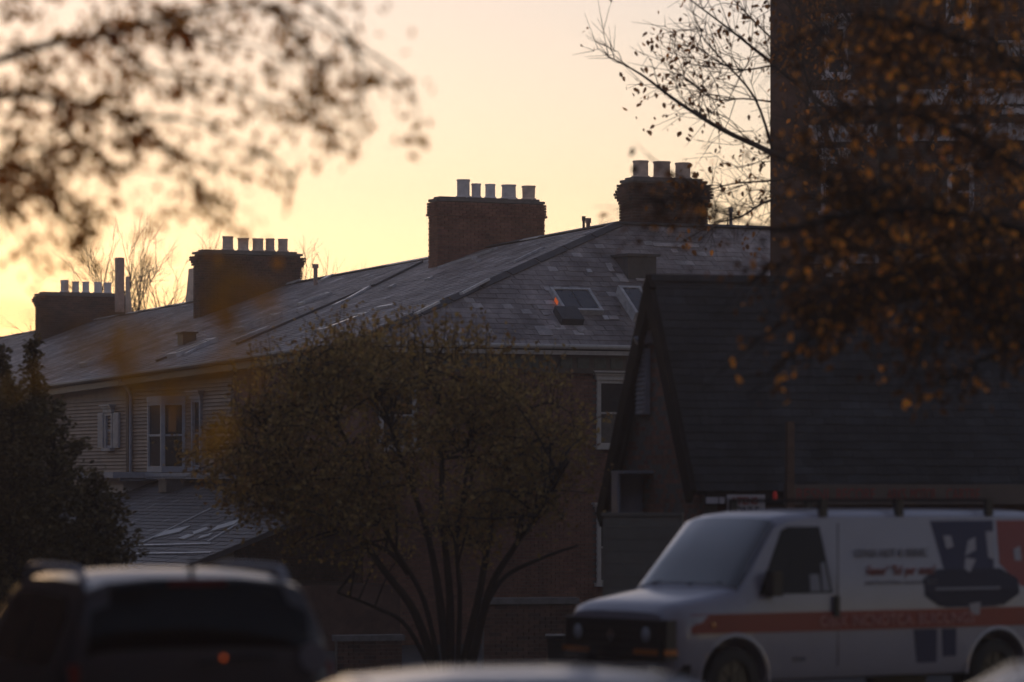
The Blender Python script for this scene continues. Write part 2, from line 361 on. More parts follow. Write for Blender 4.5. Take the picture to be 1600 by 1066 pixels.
# slates, hip and gutter of the wing facing the cross street
it = []; slates(it, C, e, es, lambda x, y: x > BB * y / ELEN + .1, LW, ELEN - .05, .27, .22, .008)
pieces('slate', 'slate_courses', it, M['slate'], ROOF[0], 300, lambda u, v: u > 1010 and v > 430 or u > 1205 or v > 520 and u < 690)
hp = MB(); hd = (A - C); k = 9
for j in range(k):
    p = C + hd * (j / k + .002); q = C + hd * ((j + 1) / k - .004); t = MB()
    side = hd.cross(UP).normalized()
    for sg in (-1, 1):
        n2 = EN if sg > 0 else RN
        sv = side * sg; sv = (sv - n2 * sv.dot(n2)).normalized() * .19
        t.prism([p + UP * .045, q + UP * .045, q + UP * .045 + sv, p + UP * .045 + sv], n2 * .02)
    t.obj('hip_flashing', M['leaddark'], ROOF[0])
ss = 0.0
while ss < LW - BB - .1:
    p = A + e * ss + UP * .05; q = A + e * min(LW - BB, ss + 1.17) + UP * .05; t = MB()
    for sg in (-1, 1): t.prism([p, q, q + rh * sg * .13 - UP * .06, p + rh * sg * .13 - UP * .06], UP * .022)
    t.obj('ridge_tile', M['leaddark'], ROOF[0]); ss += 1.2
gt = MB(); p, q = C - rh * .06 - UP * .05, C + e * LW - rh * .06 - UP * .05
gt.tube([p - e * .06, q], .06, 8); gt.obox((p + q) / 2 + rh * .1 - UP * .14, e * LW / 2, rh * .06, UP * .05)
gt.obj('gutter', M['trim'], HOUSE[0])
# unseen terrace added beyond the left edge to block sunset glow and pane reflections
op = thing('opposite_terrace', V((*(eave(35) - e * 24).xy, -1.5)), 'terrace across the street beyond the left edge of the picture', 'house')
MB().prism([V((*(eave(s_) - e * d_).xy, -1.6)) for s_, d_ in ((-12, 19), (90, 19), (90, 29), (-12, 29))], UP * 8).obj('wall', M['brickdark'], op)
q_ = [V((*(eave(-12.3) - e * d_).xy, z_)) for d_, z_ in ((18.5, 6.35), (24, 9.4), (29.5, 6.35))]; MB().prism(q_, rh * 102.6).obj('roof', M['roofbase'], op)
# roof furniture: strips of lead that run up the slope, skylights, hatches
def strip(roof, p, q, n, wd, ht, m, name='lead_strip'):
    a = (q - p); sd_ = a.cross(n).normalized(); t = MB(); t.obox((p + q) / 2 + n * (ht / 2 + .025), a / 2, sd_ * wd / 2, n * ht / 2); return t.obj(name, m, roof)
for (i, u0, v0, u1, v1, wd, m) in ((1, 372, 540, 585, 448, .12, 'leaddark'), (1, 585, 449, 660, 412, .1, 'leaddark'), (1, 545, 470, 577, 452, .16, 'lead'), (1, 524, 480, 540, 472, .2, 'lead'), (2, 365, 536, 420, 514, .22, 'lead'), (2, 292, 556, 322, 540, .15, 'lead'),
                                   (1, 686, 421, 778, 391, .12, 'lead'), (1, 722, 462, 764, 440, .1, 'lead'), (1, 805, 412, 850, 390, .08, 'lead'), (0, 650, 494, 686, 476, .1, 'lead'), (1, 505, 440, 518, 433, .2, 'lead'), (2, 245, 567, 300, 546, .08, 'leaddark'), (3, 175, 560, 205, 548, .1, 'lead'),
                                   (1, 340, 478, 470, 440, .06, 'lead'), (1, 592, 484, 616, 480, .15, 'lead'), (1, 610, 452, 616, 449, .15, 'lead'), (0, 668, 440, 674, 437, .15, 'lead'), (0, 738, 408, 746, 405, .12, 'lead'), (0, 744, 413, 752, 410, .1, 'lead')):
    strip(ROOF[i], rowhit(u0, v0), rowhit(u1, v1), RN, wd, .06, M[m])
for (u0, v0, u1, v1, wd) in ((945, 417, 962, 427, .35), (958, 428, 985, 444, .3), (1010, 383, 1100, 387, .3), (846, 449, 862, 457, .3), (862, 448, 880, 456, .3), (830, 510, 868, 528, .25), (948, 496, 968, 500, .2), (836, 478, 850, 486, .25), (846, 489, 856, 494, .2), (866, 508, 874, 512, .2), (946, 417, 956, 414, .2), (900, 516, 912, 520, .2), (918, 425, 922, 425, .15), (920, 470, 936, 486, .16), (940, 494, 952, 502, .14), (1045, 390, 1062, 398, .2), (990, 436, 1012, 440, .2)):
    p, q = endhit(u0, v0), endhit(u1, v1); wx = max(.14, abs((q - p).dot(e)) * .8); hy = max(.16, min(.45, abs((q - p).dot(es)) * .8))
    MB().obox((p + q) / 2 + EN * .034, e * wx / 2, es * hy / 2, EN * .009).obj('patch', M['lead'] if wd < .16 else mat('pale_slate', (.50, .44, .43), .55, .35, 6), ROOF[0])
def skylight(h, p, a, s, n, W, H, ht, tilt=0.0, glow=False, panes=2):
    f = MB(); n = n.normalized()
    for sg in (-1, 1):
        f.obox(p + a * sg * (W / 2 - .04) + n * ht / 2, a * .04, s * H / 2, n * ht / 2); f.obox(p + s * sg * (H / 2 - .04) + n * (ht / 2 - .002), a * (W / 2 - .08), s * .04, n * ht / 2)
    o = f.obj('skylight', M['lead'], h)
    for k in range(panes):
        w_ = (W - .16) / panes; t = MB(); t.obox(p + a * (-(W - .16) / 2 + w_ * (k + .5)) + n * (ht - .03), a * (w_ / 2 - .012), s * (H / 2 - .08), n * .006); t.obj('pane', skyglass, o)
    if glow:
        t = MB(); t.obox(p - a * (W / 2 + .005) + n * (ht * .5) - s * .02, a * .004, s * .1, n * .05); t.obj('pane', M['orangelamp'], o)  # orange glint on the skylight, put in as a small glowing sliver
    return o
skyglass = mat('skylight_glass', (.05, .05, .06), .12, .1, 3, coat=.5)
def mid(*ps): return sum(ps, V()) / len(ps)
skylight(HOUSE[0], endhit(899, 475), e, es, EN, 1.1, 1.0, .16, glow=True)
skylight(HOUSE[0], endhit(992, 483), e, es, EN, .62, 1.2, .3, panes=1)
t = MB(); p = endhit(887, 499); t.obox(p + EN * .1, e * .3, es * .28, EN * .1); t.obj('roof_hatch', M['leaddark'], HOUSE[0])
t = MB(); p = endhit(1002, 436); t.obox(p + UP * .28 + rh * .45, e * .4, rh * .5, UP * .3); t.obox(p + UP * .6 + rh * .45, e * .47, rh * .6, UP * .03); t.obj('roof_vent_box', M['leaddark'], HOUSE[0])
for (i, u, v, W, H, ht, pn) in ((1, 535, 507, .9, 1.25, .1, 1), (1, 492, 470, .55, .9, .1, 1), (2, 405, 509, .8, 1.2, .16, 1), (2, 302, 548, .8, 1.3, .14, 1), (3, 152, 566, .8, .9, .14, 1)):
    skylight(HOUSE[i], rowhit(u, v), ra, rs, RN, W, H, ht, panes=pn)
t = MB(); p = rowhit(292, 537); t.obox(p + UP * .12, ra * .22, e * .2, UP * .16); t.obox(p + UP * .3, ra * .26, e * .25, UP * .025); t.obj('roof_vent_box', M['leaddark'], HOUSE[2])

# chimneys -------------------------------------------------------------
def chimney(h, cen, W, D, z0, z1, pots, m, corb, limit=220, pz=None, slab=True, hide=None):
    """cen: plan centre; wide along e, deep along the row"""
    core = MB(); core.obox(V((cen.x, cen.y, (z0 + z1) / 2)), e * (W / 2 - .03), rh * (D / 2 - .03), UP * ((z1 - z0) / 2 - .01)); ch = core.obj('chimney', M['mortar'], h)
    it = []; Hh = z1 - z0; zz = V((0, 0, z0 - 0)); O = V((cen.x, cen.y, z0))
    os = lambda y: corb(Hh - y)
    courses(it, O - e * W / 2 - rh * D / 2, e, UP, -rh, W, Hh, outset=os); courses(it, O + e * W / 2 + rh * D / 2, -e, UP, rh, W, Hh, outset=os)
    for sg in (-1, 1):
        sub = []; courses(sub, O + e * sg * W / 2 - rh * (D / 2 - .055), rh, UP, e * sg, D - .11, Hh)
        for (c, a, b, n) in sub:
            o = os(c.z - z0); it.append((c + e * sg * o, a * (1 + 2 * o / D), b, n))
    pieces('brick', 'brick_courses', it, m, ch, limit, hide)
    o = corb(0.0); t = MB(); t.obox(V((cen.x, cen.y, z1 + .035)), e * (W / 2 + o - .03), rh * (D / 2 + o - .03), UP * .035); t.obox(V((cen.x, cen.y, z1 + .10)), e * (W / 2 - .12), rh * (D / 2 - .1), UP * .032)
    t.obj('mortar_cap', M['cement'], ch)
    for (u, rr, hh, mm, tp) in pots:
        y = cen.y; x0 = (u - 800) / F; s_ = (x0 * cen.y - cen.x) / (e.x - x0 * e.y); c = cen + e * s_; c = V((c.x, c.y, z1 + .11))
        b = MB(); r2 = rr * tp
        b.lathe(c, [(rr * 1.22, 0), (rr * 1.2, .06), (rr, .075), ((rr + r2) / 2, hh * .5), (r2, hh - .05), (r2 * 1.08, hh - .045), (r2 * 1.08, hh), (r2 * .84, hh), (r2 * .8, hh - .3)], 18)
        b.obj('chimney_pot', M[mm], ch, smooth=40)
    return ch
def plain(d): return .05 if d < .42 and not (.12 < d < .34) else (.02 if d < .42 else 0)
def c5corb(d): return .03 if d < .32 else (.05 if d < .40 else 0)
def corbel(d): return (.02 + .03 * min(4, int(d / .09))) if d < .36 else (.09 if d < .46 else (.04 if d < .56 else 0))
def c4corb(d): return (.06 if d < .10 else .1 if d < .26 else .05 if d < .36 else 0)
def rpt(u, s_guess=None):
    """ridge station seen at photo column u"""
    x0 = (u - 800) / F; t = (A.x - x0 * A.y) / (x0 * rd.y - rd.x); return A + rd * t
def stack(h, uc, ul, ur, vtop, D, **k):
    p = rpt(uc); sc_ = F / p.y; W = (ur - ul) / sc_ / e.x; off = ((ul + ur) / 2 - uc) / sc_ / e.x
    cen = p + e * off + rh * D / 2; z1 = CAMZ + (HOR - vtop) / F * cen.y
    return chimney(h, cen, W, D, p.z - 1.5, z1 - .1, **k)
P = lambda us, hs, rs_, m, tp: [(u, r_, h_, m, tp) for u, h_, r_ in zip(us, hs, rs_)]
stack(HOUSE[1], 765, 684, 852, 312, .62, m=M['brick'], corb=c5corb, pots=[(724, .175, .52, 'potgrey', 1.0), (744, .125, .42, 'potgrey', 1.02), (766, .14, .42, 'potgrey', .97), (795, .2, .42, 'potgrey', .96), (826, .175, .41, 'potbuff', 1.05)])
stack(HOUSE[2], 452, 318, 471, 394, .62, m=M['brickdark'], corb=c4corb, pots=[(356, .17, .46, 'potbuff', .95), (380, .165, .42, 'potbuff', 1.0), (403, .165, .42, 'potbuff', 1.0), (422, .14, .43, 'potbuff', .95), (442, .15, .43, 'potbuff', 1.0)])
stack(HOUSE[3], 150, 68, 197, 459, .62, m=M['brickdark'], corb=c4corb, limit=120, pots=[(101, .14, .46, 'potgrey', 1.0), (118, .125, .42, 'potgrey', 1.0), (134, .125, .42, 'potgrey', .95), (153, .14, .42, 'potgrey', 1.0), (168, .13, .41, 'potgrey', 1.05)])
cen = A + e * 2.15 - rh * .1
z1 = CAMZ + (HOR - 284) / F * cen.y
ce3 = at(1037, 350, A.y + 1.2)
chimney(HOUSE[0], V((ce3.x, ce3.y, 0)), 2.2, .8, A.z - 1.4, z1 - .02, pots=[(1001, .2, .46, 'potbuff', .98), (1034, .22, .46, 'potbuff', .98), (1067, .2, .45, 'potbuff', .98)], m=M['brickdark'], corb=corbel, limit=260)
# small flues and pipes on the ridge
def vent(h, u, v0, v1, y, r, m, cowl=True, name='vent_pipe'):
    p = at(u, v0, y); q = at(u, v1, y); t = MB(); t.tube([p - UP * .6, q], r, 10)
    if cowl: t.tube([q - UP * .02, q + UP * .1], [r * 1.5, r * 1.5], 10); t.tube([q - UP * .02, q + UP * .03], [r * 1.7, r * 1.2], 10)
    return t.obj(name, M[m], h, smooth=40)
vent(HOUSE[0], 919, 368, 347, 100.5, .055, 'pinkpipe'); vent(HOUSE[0], 912, 352, 344, 100.6, .035, 'leaddark')
vent(HOUSE[0], 1142, 358, 330, 102, .05, 'metalpipe'); vent(HOUSE[0], 1137, 360, 340, 102.2, .018, 'leaddark', False)
vent(HOUSE[2], 493, 460, 418, 115, .065, 'pinkpipe')
p = rpt(190); t = MB(); b = at(187, 470, p.y); t.obox(b + UP * .55, e * .13, rh * .13, UP * .95); t.obj('flue', M['pinkpipe'], HOUSE[3])
t = MB(); b0 = at(203, 505, p.y + 1); t.prism([b0 + e * -.08, b0 + e * .1, at(201, 432, p.y + 1) + e * .03, at(201, 432, p.y + 1) - e * .03], rh * .25); t.obj('flue', M['potbuff'], HOUSE[3])
p = rpt(306); t = MB(); t.prism([at(296, 490, p.y + .5), at(316, 490, p.y + .5), at(316, 419, p.y + .5), at(303, 419, p.y + .5)], rh * .5); t.obj('flue', M['potbuff'], HOUSE[2])

# walls ------------------------------------------------------------------
WC = C + e * OV + rh * OV                      # wall corner under the eaves
ZT = C.z - .22
# wing: brick wall towards the cross street with classical windows
ZB = -1.6
wl = MB(); wl.prism([V((*(WC + e * x + rh * .02).xy, ZB)) for x in (0.02, LW - .4)] + [V((*(WC + e * x + rh * 3).xy, ZB)) for x in (LW - .4, .02)], UP * (ZT - ZB)); 
wall_end = wl.obj('wall', M['mortar'], HOUSE[0])
def wall_hit(u, v): return hit(u, v, WC, rh)
wins = []
def addwin(u0, v0, u1, v1):
    p, q = wall_hit(u0, v0), wall_hit(u1, v1); wins.append(((p - WC).dot(e), q.z, (q - WC).dot(e), p.z))
addwin(932, 594, 994, 697); addwin(592, 598, 650, 700); addwin(932, 800, 992, 910)
inside = lambda x, y: not any(a - .02 < x < c + .02 and b - .05 < y + ZB < d_ + .22 for a, b, c, d_ in wins)
it = []; courses(it, V((WC.x, WC.y, ZB)) - rh * 0, e, UP, -rh, LW - .5, ZT - ZB - .42, inside=inside, dep=.05)
pieces('brick', 'brick_courses', it, M['brick'], wall_end, 300, TREE_HIDE)
fz = MB(); fz.obox(WC + e * (LW / 2 - .2) - UP * (C.z - ZT + .21) - rh * .05, e * (LW / 2 - .1), rh * .06, UP * .2)
fz.obox(WC + e * (LW / 2 - .2) - UP * (C.z - ZT + .43) - rh * .08, e * (LW / 2 - .1), rh * .08, UP * .028)
fr = fz.obj('frieze', M['gutter'], HOUSE[0])
x = .25
while x < LW - .6:
    t = MB(); c0 = WC + e * x - UP * (C.z - ZT + .21) - rh * .12; t.obox(c0, e * .16, rh * .022, UP * .13); t.obj('frieze_panel', M['frieze'], fr)
    x += .46
def window(h, O, a, n, x0, z0, x1, z1, head=True, blindh=.5, mtrim='trim', lit=False):
    """sash window in the wall plane O + x a, outward normal n"""
    P3 = lambda x, z, d=0: V((O.x, O.y, 0)) + a * x + UP * z + n * d
    w_ = x1 - x0; cx = (x0 + x1) / 2; rm = MB(); rm.obox(P3(cx, (z0 + z1) / 2, -.09), a * w_ / 2, n * .01, UP * (z1 - z0) / 2); win = rm.obj('window', M['room'], h)
    f = MB()
    for xx in (x0 + .05, x1 - .05): f.obox(P3(xx, (z0 + z1) / 2, .01), a * .05, n * .05, UP * (z1 - z0) / 2)
    f.obox(P3(cx, z1 - .04, .008), a * (w_ / 2 - .1), n * .045, UP * .04); f.obox(P3(cx, (z0 + z1) / 2, -.015), a * (w_ / 2 - .1), n * .03, UP * .025); f.obox(P3(cx, z0 + .035, -.01), a * (w_ / 2 - .1), n * .03, UP * .035)
    f.obj('frame', M[mtrim], win)
    for zz0, zz1, dd in ((z0 + .07, (z0 + z1) / 2 - .025, -.03), ((z0 + z1) / 2 + .025, z1 - .08, -.018)):
        t = MB(); t.obox(P3(cx, (zz0 + zz1) / 2, dd), a * (w_ / 2 - .1), n * .003, UP * (zz1 - zz0) / 2); t.obj('pane', M['glass'], win)
    if blindh:
        t = MB(); zb = z1 - .08 - (z1 - z0 - .15) * blindh; t.obox(P3(cx, (zb + z1 - .08) / 2, -.05), a * (w_ / 2 - .1), n * .006, UP * (z1 - .08 - zb) / 2); t.obj('blind', M['blind'], win)
    t = MB(); t.obox(P3(cx, z0 - .045, .05), a * (w_ / 2 + .06), n * .09, UP * .045); t.obj('sill', M[mtrim], win)
    if head:
        t = MB(); t.obox(P3(cx, z1 + .06, .03), a * (w_ / 2 + .04), n * .06, UP * .058); t.obox(P3(cx, z1 + .15, .05), a * (w_ / 2 + .09), n * .09, UP * .03); t.obox(P3(cx, z1 + .205, .07), a * (w_ / 2 + .14), n * .12, UP * .023); t.obj('lintel', M[mtrim], win)
    return win
for k, (x0, z0, x1, z1) in enumerate(wins):
    wn = window(HOUSE[0], WC, e, -rh, x0, z0, x1, z1, blindh=.48 if k != 2 else .3)
    if k == 0:
        t = MB(); c0 = V((WC.x, WC.y, 0)) + e * (x0 + .42) + UP * (z0 + .55) + rh * .055; t.obox(c0, e * .16, rh * .01, UP * .16); t.obox(c0 + e * .2 + UP * .13, e * .12, rh * .011, UP * .06); t.obj('blue_cloth', M['blue'], wn)
# row facade walls
def fpt(s, z, d=0): p = eave(s) + e * (OV - d); return V((p.x, p.y, z))
zv = lambda v, s: CAMZ + (HOR - v) / F * fpt(s, 0).y
for i, h in enumerate(HOUSE):
    s0, s1 = SB[i] + (OV if i == 0 else 0), SB[i + 1]
    zt = lambda s: eave(s).z - .22
    poly = [fpt(s0 + .02, ZB, -.03), fpt(s1 - .02, ZB, -.03), fpt(s1 - .02, zt(s1), -.03), fpt(s0 + .02, zt(s0), -.03)]
    wob = MB().prism(poly, e * 2.8).obj('wall', M['mortar'] if i == 0 else M['siding'], h)
    if i == 0:
        it = []; courses(it, fpt(s0 + .06, ZB), rh, UP, -e, s1 - s0 - .1, zt(s1) - ZB, dep=.05); pieces('brick', 'brick_courses', it, M['brick'], wob, 20, lambda u, v: True)
    else:
        it = []; k = 0; z = ZB + .3
        blk = [(12.6, 14.5, zv(729, 13.5) - .15, zv(628, 13.5) + .12), (11.25, 11.95, zv(731, 11.6) - .05, zv(624, 11.6) + .2)] if i == 1 else []
        while z < zt(s1) - .1:
            segs = [(s0 + .03, s1 - .03)]
            for (b0, b1, zb0, zb1) in blk:
                if zb0 < z + .07 < zb1:
                    ns = []
                    for (a0_, a1_) in segs:
                        if b0 > a0_ and b1 < a1_: ns += [(a0_, b0), (b1, a1_)]
                        else: ns.append((a0_, a1_))
                    segs = ns
            for (a0_, a1_) in segs:
                p0, p1 = fpt(a0_, z), fpt(a1_, z); c0 = (p0 + p1) / 2 + UP * .055
                it.append((c0 - UP * .0, (p1 - p0), UP * .112 + e * .05, -e * .016))
            z += .1; k += 1
        pieces('plank', 'plank_courses', it, M['siding'], wob, 300)
    s_ = s1 - .4
# windows of the clapboard house: canted bay with lit blinds, slim sash, shutters beyond the downpipe
def bay(h, sc, z0, z1):
    o = fpt(sc, 0); a = rh; n = -e
    root = MB(); pts = [(-.95, 0), (-.55, .5), (.55, .5), (.95, 0)]     # plan along the row, outwards
    P = lambda x, d, z: V((o.x, o.y, z)) + a * x + n * d
    for (nm, za, zb_, ex, mm) in (('base', z0 - .16, z0, .05, 'trimgrey'), ('top', z1, z1 + .14, .06, 'trimgrey')):
        pl = [P(x * (1 + ex), d_ * (1 + ex * 1.5) if d_ else 0, za) for x, d_ in pts]; 
        if nm == 'base': b = MB().prism(pl, UP * (zb_ - za)).obj('window', M[mm], h)
        else: MB().prism(pl, UP * (zb_ - za)).obj('bay_roof', M[mm], b)
    for k in range(3):
        (xa, da), (xb, db) = pts[k], pts[k + 1]; p, q = P(xa, da, z0), P(xb, db, z0); al = (q - p); L_ = al.length; al.normalize(); nn = al.cross(UP); nn = nn if nn.dot(n) > 0 or abs(nn.dot(n)) < .01 else -nn
        f = MB()
        for x in (.035, L_ - .035): f.obox(p + al * x + UP * (z1 - z0) / 2, al * .045, nn * .04, UP * (z1 - z0) / 2)
        f.obox(p + al * L_ / 2 + UP * (z1 - z0) * .48, al * (L_ / 2 - .08), nn * .03, UP * .03); f.obox(p + al * L_ / 2 + UP * (z1 - z0 - .05), al * (L_ / 2 - .08), nn * .03, UP * .05)
        f.obj('frame', M['trimgrey'], b)
        t = MB(); t.obox(p + al * L_ / 2 - nn * .012 + UP * (z1 - z0) / 2, al * (L_ / 2 - .08), nn * .003, UP * ((z1 - z0) / 2 - .02)); t.obj('pane', M['glass'], b)
        for j in range(15):
            t = MB(); zc = (z1 - z0) * (.53 + .03 * j) ; t.obox(p + al * (L_ / 2) - nn * .07 + UP * zc, al * (L_ / 2 - .1), nn * .02 + UP * .016, UP * .004); t.obj('blind_slat', M['slat'], b)
        t = MB(); fr_ = (.62, .9) if k == 2 else (.35, .95)
        t.obox(p + al * L_ * (fr_[0] + fr_[1]) / 2 * 1.0 - nn * .16 + UP * (z1 - z0) * .73, al * L_ * (fr_[1] - fr_[0]) / 2 * .55, nn * .005, UP * (z1 - z0) * .2); t.obj('lamplit_room', M['glow'], b)
    t = MB(); t.obox(P(0, -.02, (z0 + z1) / 2), a * .9, n * .012, UP * (z1 - z0) / 2); t.obj('back_panel', M['room'], b)
    return b
bz0, bz1 = fpt(13.5, 0), 0
zz = lambda v, s: CAMZ + (HOR - v) / F * fpt(s, 0).y
bay(HOUSE[1], 13.55, zz(729, 13.5), zz(628, 13.5))
w2 = window(HOUSE[1], fpt(0, 0, .02), rh, -e, 11.25, zz(731, 11.6), 11.95, zz(624, 11.6), blindh=0, mtrim='trimgrey', head=True)
t = MB(); c0 = fpt(11.45, (zz(640, 11.6) + zz(680, 11.6)) / 2, -.05); t.obox(c0, rh * .05, e * .004, UP * .45); t.obj('lamplit_room', M['glow'], w2)
for sg in (18.0, 19.3):
    t = MB(); c0 = fpt(sg, (zz(645, sg) + zz(700, sg)) / 2, .06); hh = (zz(645, sg) - zz(700, sg)) / 2
    t.obox(c0, rh * .24, e * .03, UP * hh); sh = t.obj('shutter', M['trimgrey'], HOUSE[2])
    for k in range(9): q_ = MB(); q_.obox(c0 - e * .035 + UP * (-hh + .1 + k * (2 * hh - .2) / 8), rh * .19, e * .006, UP * .03); q_.obj('slat', M['trimgrey'], sh)
window(HOUSE[2], fpt(0, 0, .02), rh, -e, 18.35, zz(700, 18.6), 18.98, zz(645, 18.6), blindh=.6, mtrim='trimgrey')
dp = MB(); s_ = 16.75; dp.tube([eave(s_) - UP * .12 - e * .05, fpt(s_, eave(s_).z - .45, .12), fpt(s_, eave(s_).z - .6, .08), fpt(s_, 2.6, .08), fpt(s_ + .15, 2.45, .15)], .05, 8); dp.obj('downpipe', M['trimgrey'], HOUSE[1], smooth=50)
b1 = MB(); b1.obox(fpt(17.0, (5 + ZB) / 2, .04), rh * .1, e * .06, UP * (5.0 - ZB) / 2); b1.obj('corner_board', M['wood'], HOUSE[1])
# porch canopy and slate lean-to below the bay
ln = thing('lean_to', fpt(11, -1.5, 1.5), 'low slate lean-to with pale rooflights built against the clapboard terrace', 'outbuilding')
LS0, LS1 = -2.0, 16.4; ZL = zz(748, 12); RUN = 6.2; ZE = ZL - 2.35
lo, hi_ = fpt(LS0, ZE, RUN), fpt(LS0, ZL, .05); lsd = (hi_ - lo); LLEN = lsd.length; lsd.normalize(); lnn = rh.cross(lsd); lnn = lnn if lnn.z > 0 else -lnn
lroof = MB().prism([lo, lo + rh * (LS1 - LS0), hi_ + rh * (LS1 - LS0), hi_], -lnn * .1).obj('roof', M['roofbase'], ln)
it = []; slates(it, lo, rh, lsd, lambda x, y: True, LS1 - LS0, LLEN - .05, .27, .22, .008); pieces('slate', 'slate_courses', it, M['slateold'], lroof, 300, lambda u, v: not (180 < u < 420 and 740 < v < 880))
MB().prism([V((*(lo + e * .2).xy, -1.6)), V((*(lo + e * .2 + rh * (LS1 - LS0)).xy, -1.6)), V((*(hi_ + rh * (LS1 - LS0)).xy, -1.6)), V((*hi_.xy, -1.6))], UP * (ZE + 1.45)).obj('wall', M['brickdark'], ln)
def leanhit(u, v): return hit(u, v, lo, lnn)
for (u0, v0, u1, v1, wd) in ((250, 838, 290, 829, .55), (303, 836, 325, 828, .5), (335, 829, 372, 818, .6), (287, 841, 296, 842, .3), (312, 843, 330, 838, .3)):
    p, q = leanhit(u0, v0), leanhit(u1, v1); strip(lroof, p, q, lnn, wd * .9, .03, M['trim'], 'rooflight')
for (u0, v0, u1, v1) in ((222, 851, 330, 797), (325, 849, 388, 812), (212, 855, 330, 852), (212, 868, 330, 866)):
    strip(lroof, leanhit(u0, v0), leanhit(u1, v1), lnn, .07, .03, M['lead'])
t = MB(); t.obox(fpt(11.6, ZL + .03, .35), rh * 4.6, e * .38, UP * .04); t.obox(fpt(11.6, ZL + .1, .72), rh * 4.6, e * .04, UP * .05); t.obj('lead_flat', M['trimgrey'], ln)
t = MB(); c0 = fpt(15.2, ZL + .1, .9); t.obox(c0, rh * 1.5, e * .75, UP * .08); t.obox(c0 - UP * .12 + e * .1, rh * 1.4, e * .62, UP * .04); t.obj('porch_canopy', M['trimgrey'], ln)
t = MB(); t.obox(c0 - UP * .32 + e * .2, rh * .9, e * .45, UP * .16); t.obj('fascia', M['trim'], ln)
t = MB(); c0 = fpt(11.2, ZL - .2, .9); t.obox(c0, rh * .3, e * .25, UP * .16); t.obox(c0 + UP * .18, rh * .34, e * .3, UP * .02); t.obj('roof_vent_box', M['leaddark'], ln)

# ------------------------------------------------------------------ dark gabled house at right
GY = 60.0
ga = V((-math.sin(R(14)), math.cos(R(14)), 0)); gb = V((ga.y, -ga.x, 0))       # ga: along the gable (away), gb: along the ridge
gap_ = at(1016, 437, GY)
GH = gap_.z - (CAMZ + (HOR - 766) / F * GY); GW = 2.35; GL = 11.0
gh_ = thing('gabled_house', V((gap_.x + 4, GY, gz(GY))), 'dark shingled house with steep roof and narrow brick gable behind the white van', 'house')
nearE = gap_ - ga * GW - UP * GH; farE = gap_ + ga * GW * 1.25 - UP * (GH * 1.12)
gs = (gap_ - nearE); GSL = gs.length; gs.normalize(); gn = gb.cross(gs); gn = gn if gn.y < 0 else -gn
grb = MB(); grb.prism([nearE, gap_, gap_ + gb * GL, nearE + gb * GL], -gn * .12); fs = (gap_ - farE).normalized(); fn = gb.cross(fs); fn = fn if fn.z > 0 else -fn
grb.prism([farE, gap_ - ga * 0, gap_ + gb * GL, farE + gb * GL], -fn * .12); groof = grb.obj('roof', M['roofbase'], gh_)
it = []; slates(it, nearE, gb, gs, lambda x, y: True, GL, GSL - .03, .33, .155, .007, lift=.008, jit=.003)
pieces('shingle', 'shingle_courses', it, M['shingle'], groof, 300, lambda u, v: u > 1330 or v > 790)
MB().obox(gap_ + gb * GL / 2 + UP * .03, gb * GL / 2, ga * .1, UP * .05).obj('ridge_cap', M['shingle'], groof)
# gable wall set back behind deep bargeboards
gwall = gb * .16
gp = [nearE + gwall + ga * .12, gap_ + gwall - UP * .12, farE + gwall - ga * .12]
bot = lambda p, z: V((p.x, p.y, z))
gw = MB().prism([bot(gp[0], -1), gp[0], gp[1], gp[2], bot(gp[2], -1)], gb * .25).obj('wall', M['mortar'], gh_)
def ging(x, y):
    z = y - 1; W_ = GW * 2.25 - .24
    if z < nearE.z: return True
    fx = x / W_; m_ = (GW) / (GW * 2.25)
    zz_ = nearE.z + (gap_.z - nearE.z) * (x / (m_ * W_)) if fx < m_ else gap_.z - (gap_.z - farE.z) * ((fx - m_) / (1 - m_)); return z < zz_ - .2
it = []; courses(it, bot(gp[0], -1), ga, UP, -gb, GW * 2.25 - .24, gap_.z + 1, inside=ging, dep=.05); pieces('brick', 'brick_courses', it, M['brick'], gw, 300)
MB().prism([bot(nearE + gb * .3 + ga * .15, -.6), bot(nearE + gb * GL + ga * .15, -.6), bot(farE + gb * GL - ga * .3, -.6), bot(farE + gb * .3 - ga * .3, -.6)], UP * (nearE.z + .55)).obj('wall', M['brickdark'], gh_)
for p, q, nn in ((nearE, gap_, gn), (farE, gap_, fn)):
    dvec = (q - p); MB().obox((p + q) / 2 - nn * .1 - gb * .02, dvec / 2 * 1.02, nn * .17, gb * .045).obj('bargeboard', M['board'], gh_)
def gablehit(u, v, d=0): return hit(u, v, gp[0] - gb * d, gb)
p, q = gablehit(1005, 545, .06), gablehit(1005, 648, .06); t = MB(); t.obox((p + q) / 2, ga * .26, gb * .04, UP * (p.z - q.z) / 2); lv = t.obj('louvre', M['trimgrey'], gh_)
for k in range(14): tt = MB(); tt.obox(q + UP * ((p.z - q.z) * (k + .5) / 14) - gb * .05, ga * .22, gb * .02 + UP * .012, UP * .014); tt.obj('slat', M['trimgrey'], lv)
p = gablehit(1012, 527, .06); t = MB(); t.obox(p, ga * .15, gb * .07, UP * .1); t.tube([p - gb * .06, p - gb * .2 - UP * .06], [.03, .07], 8); t.obj('flood_lamp', M['trimgrey'], gh_)
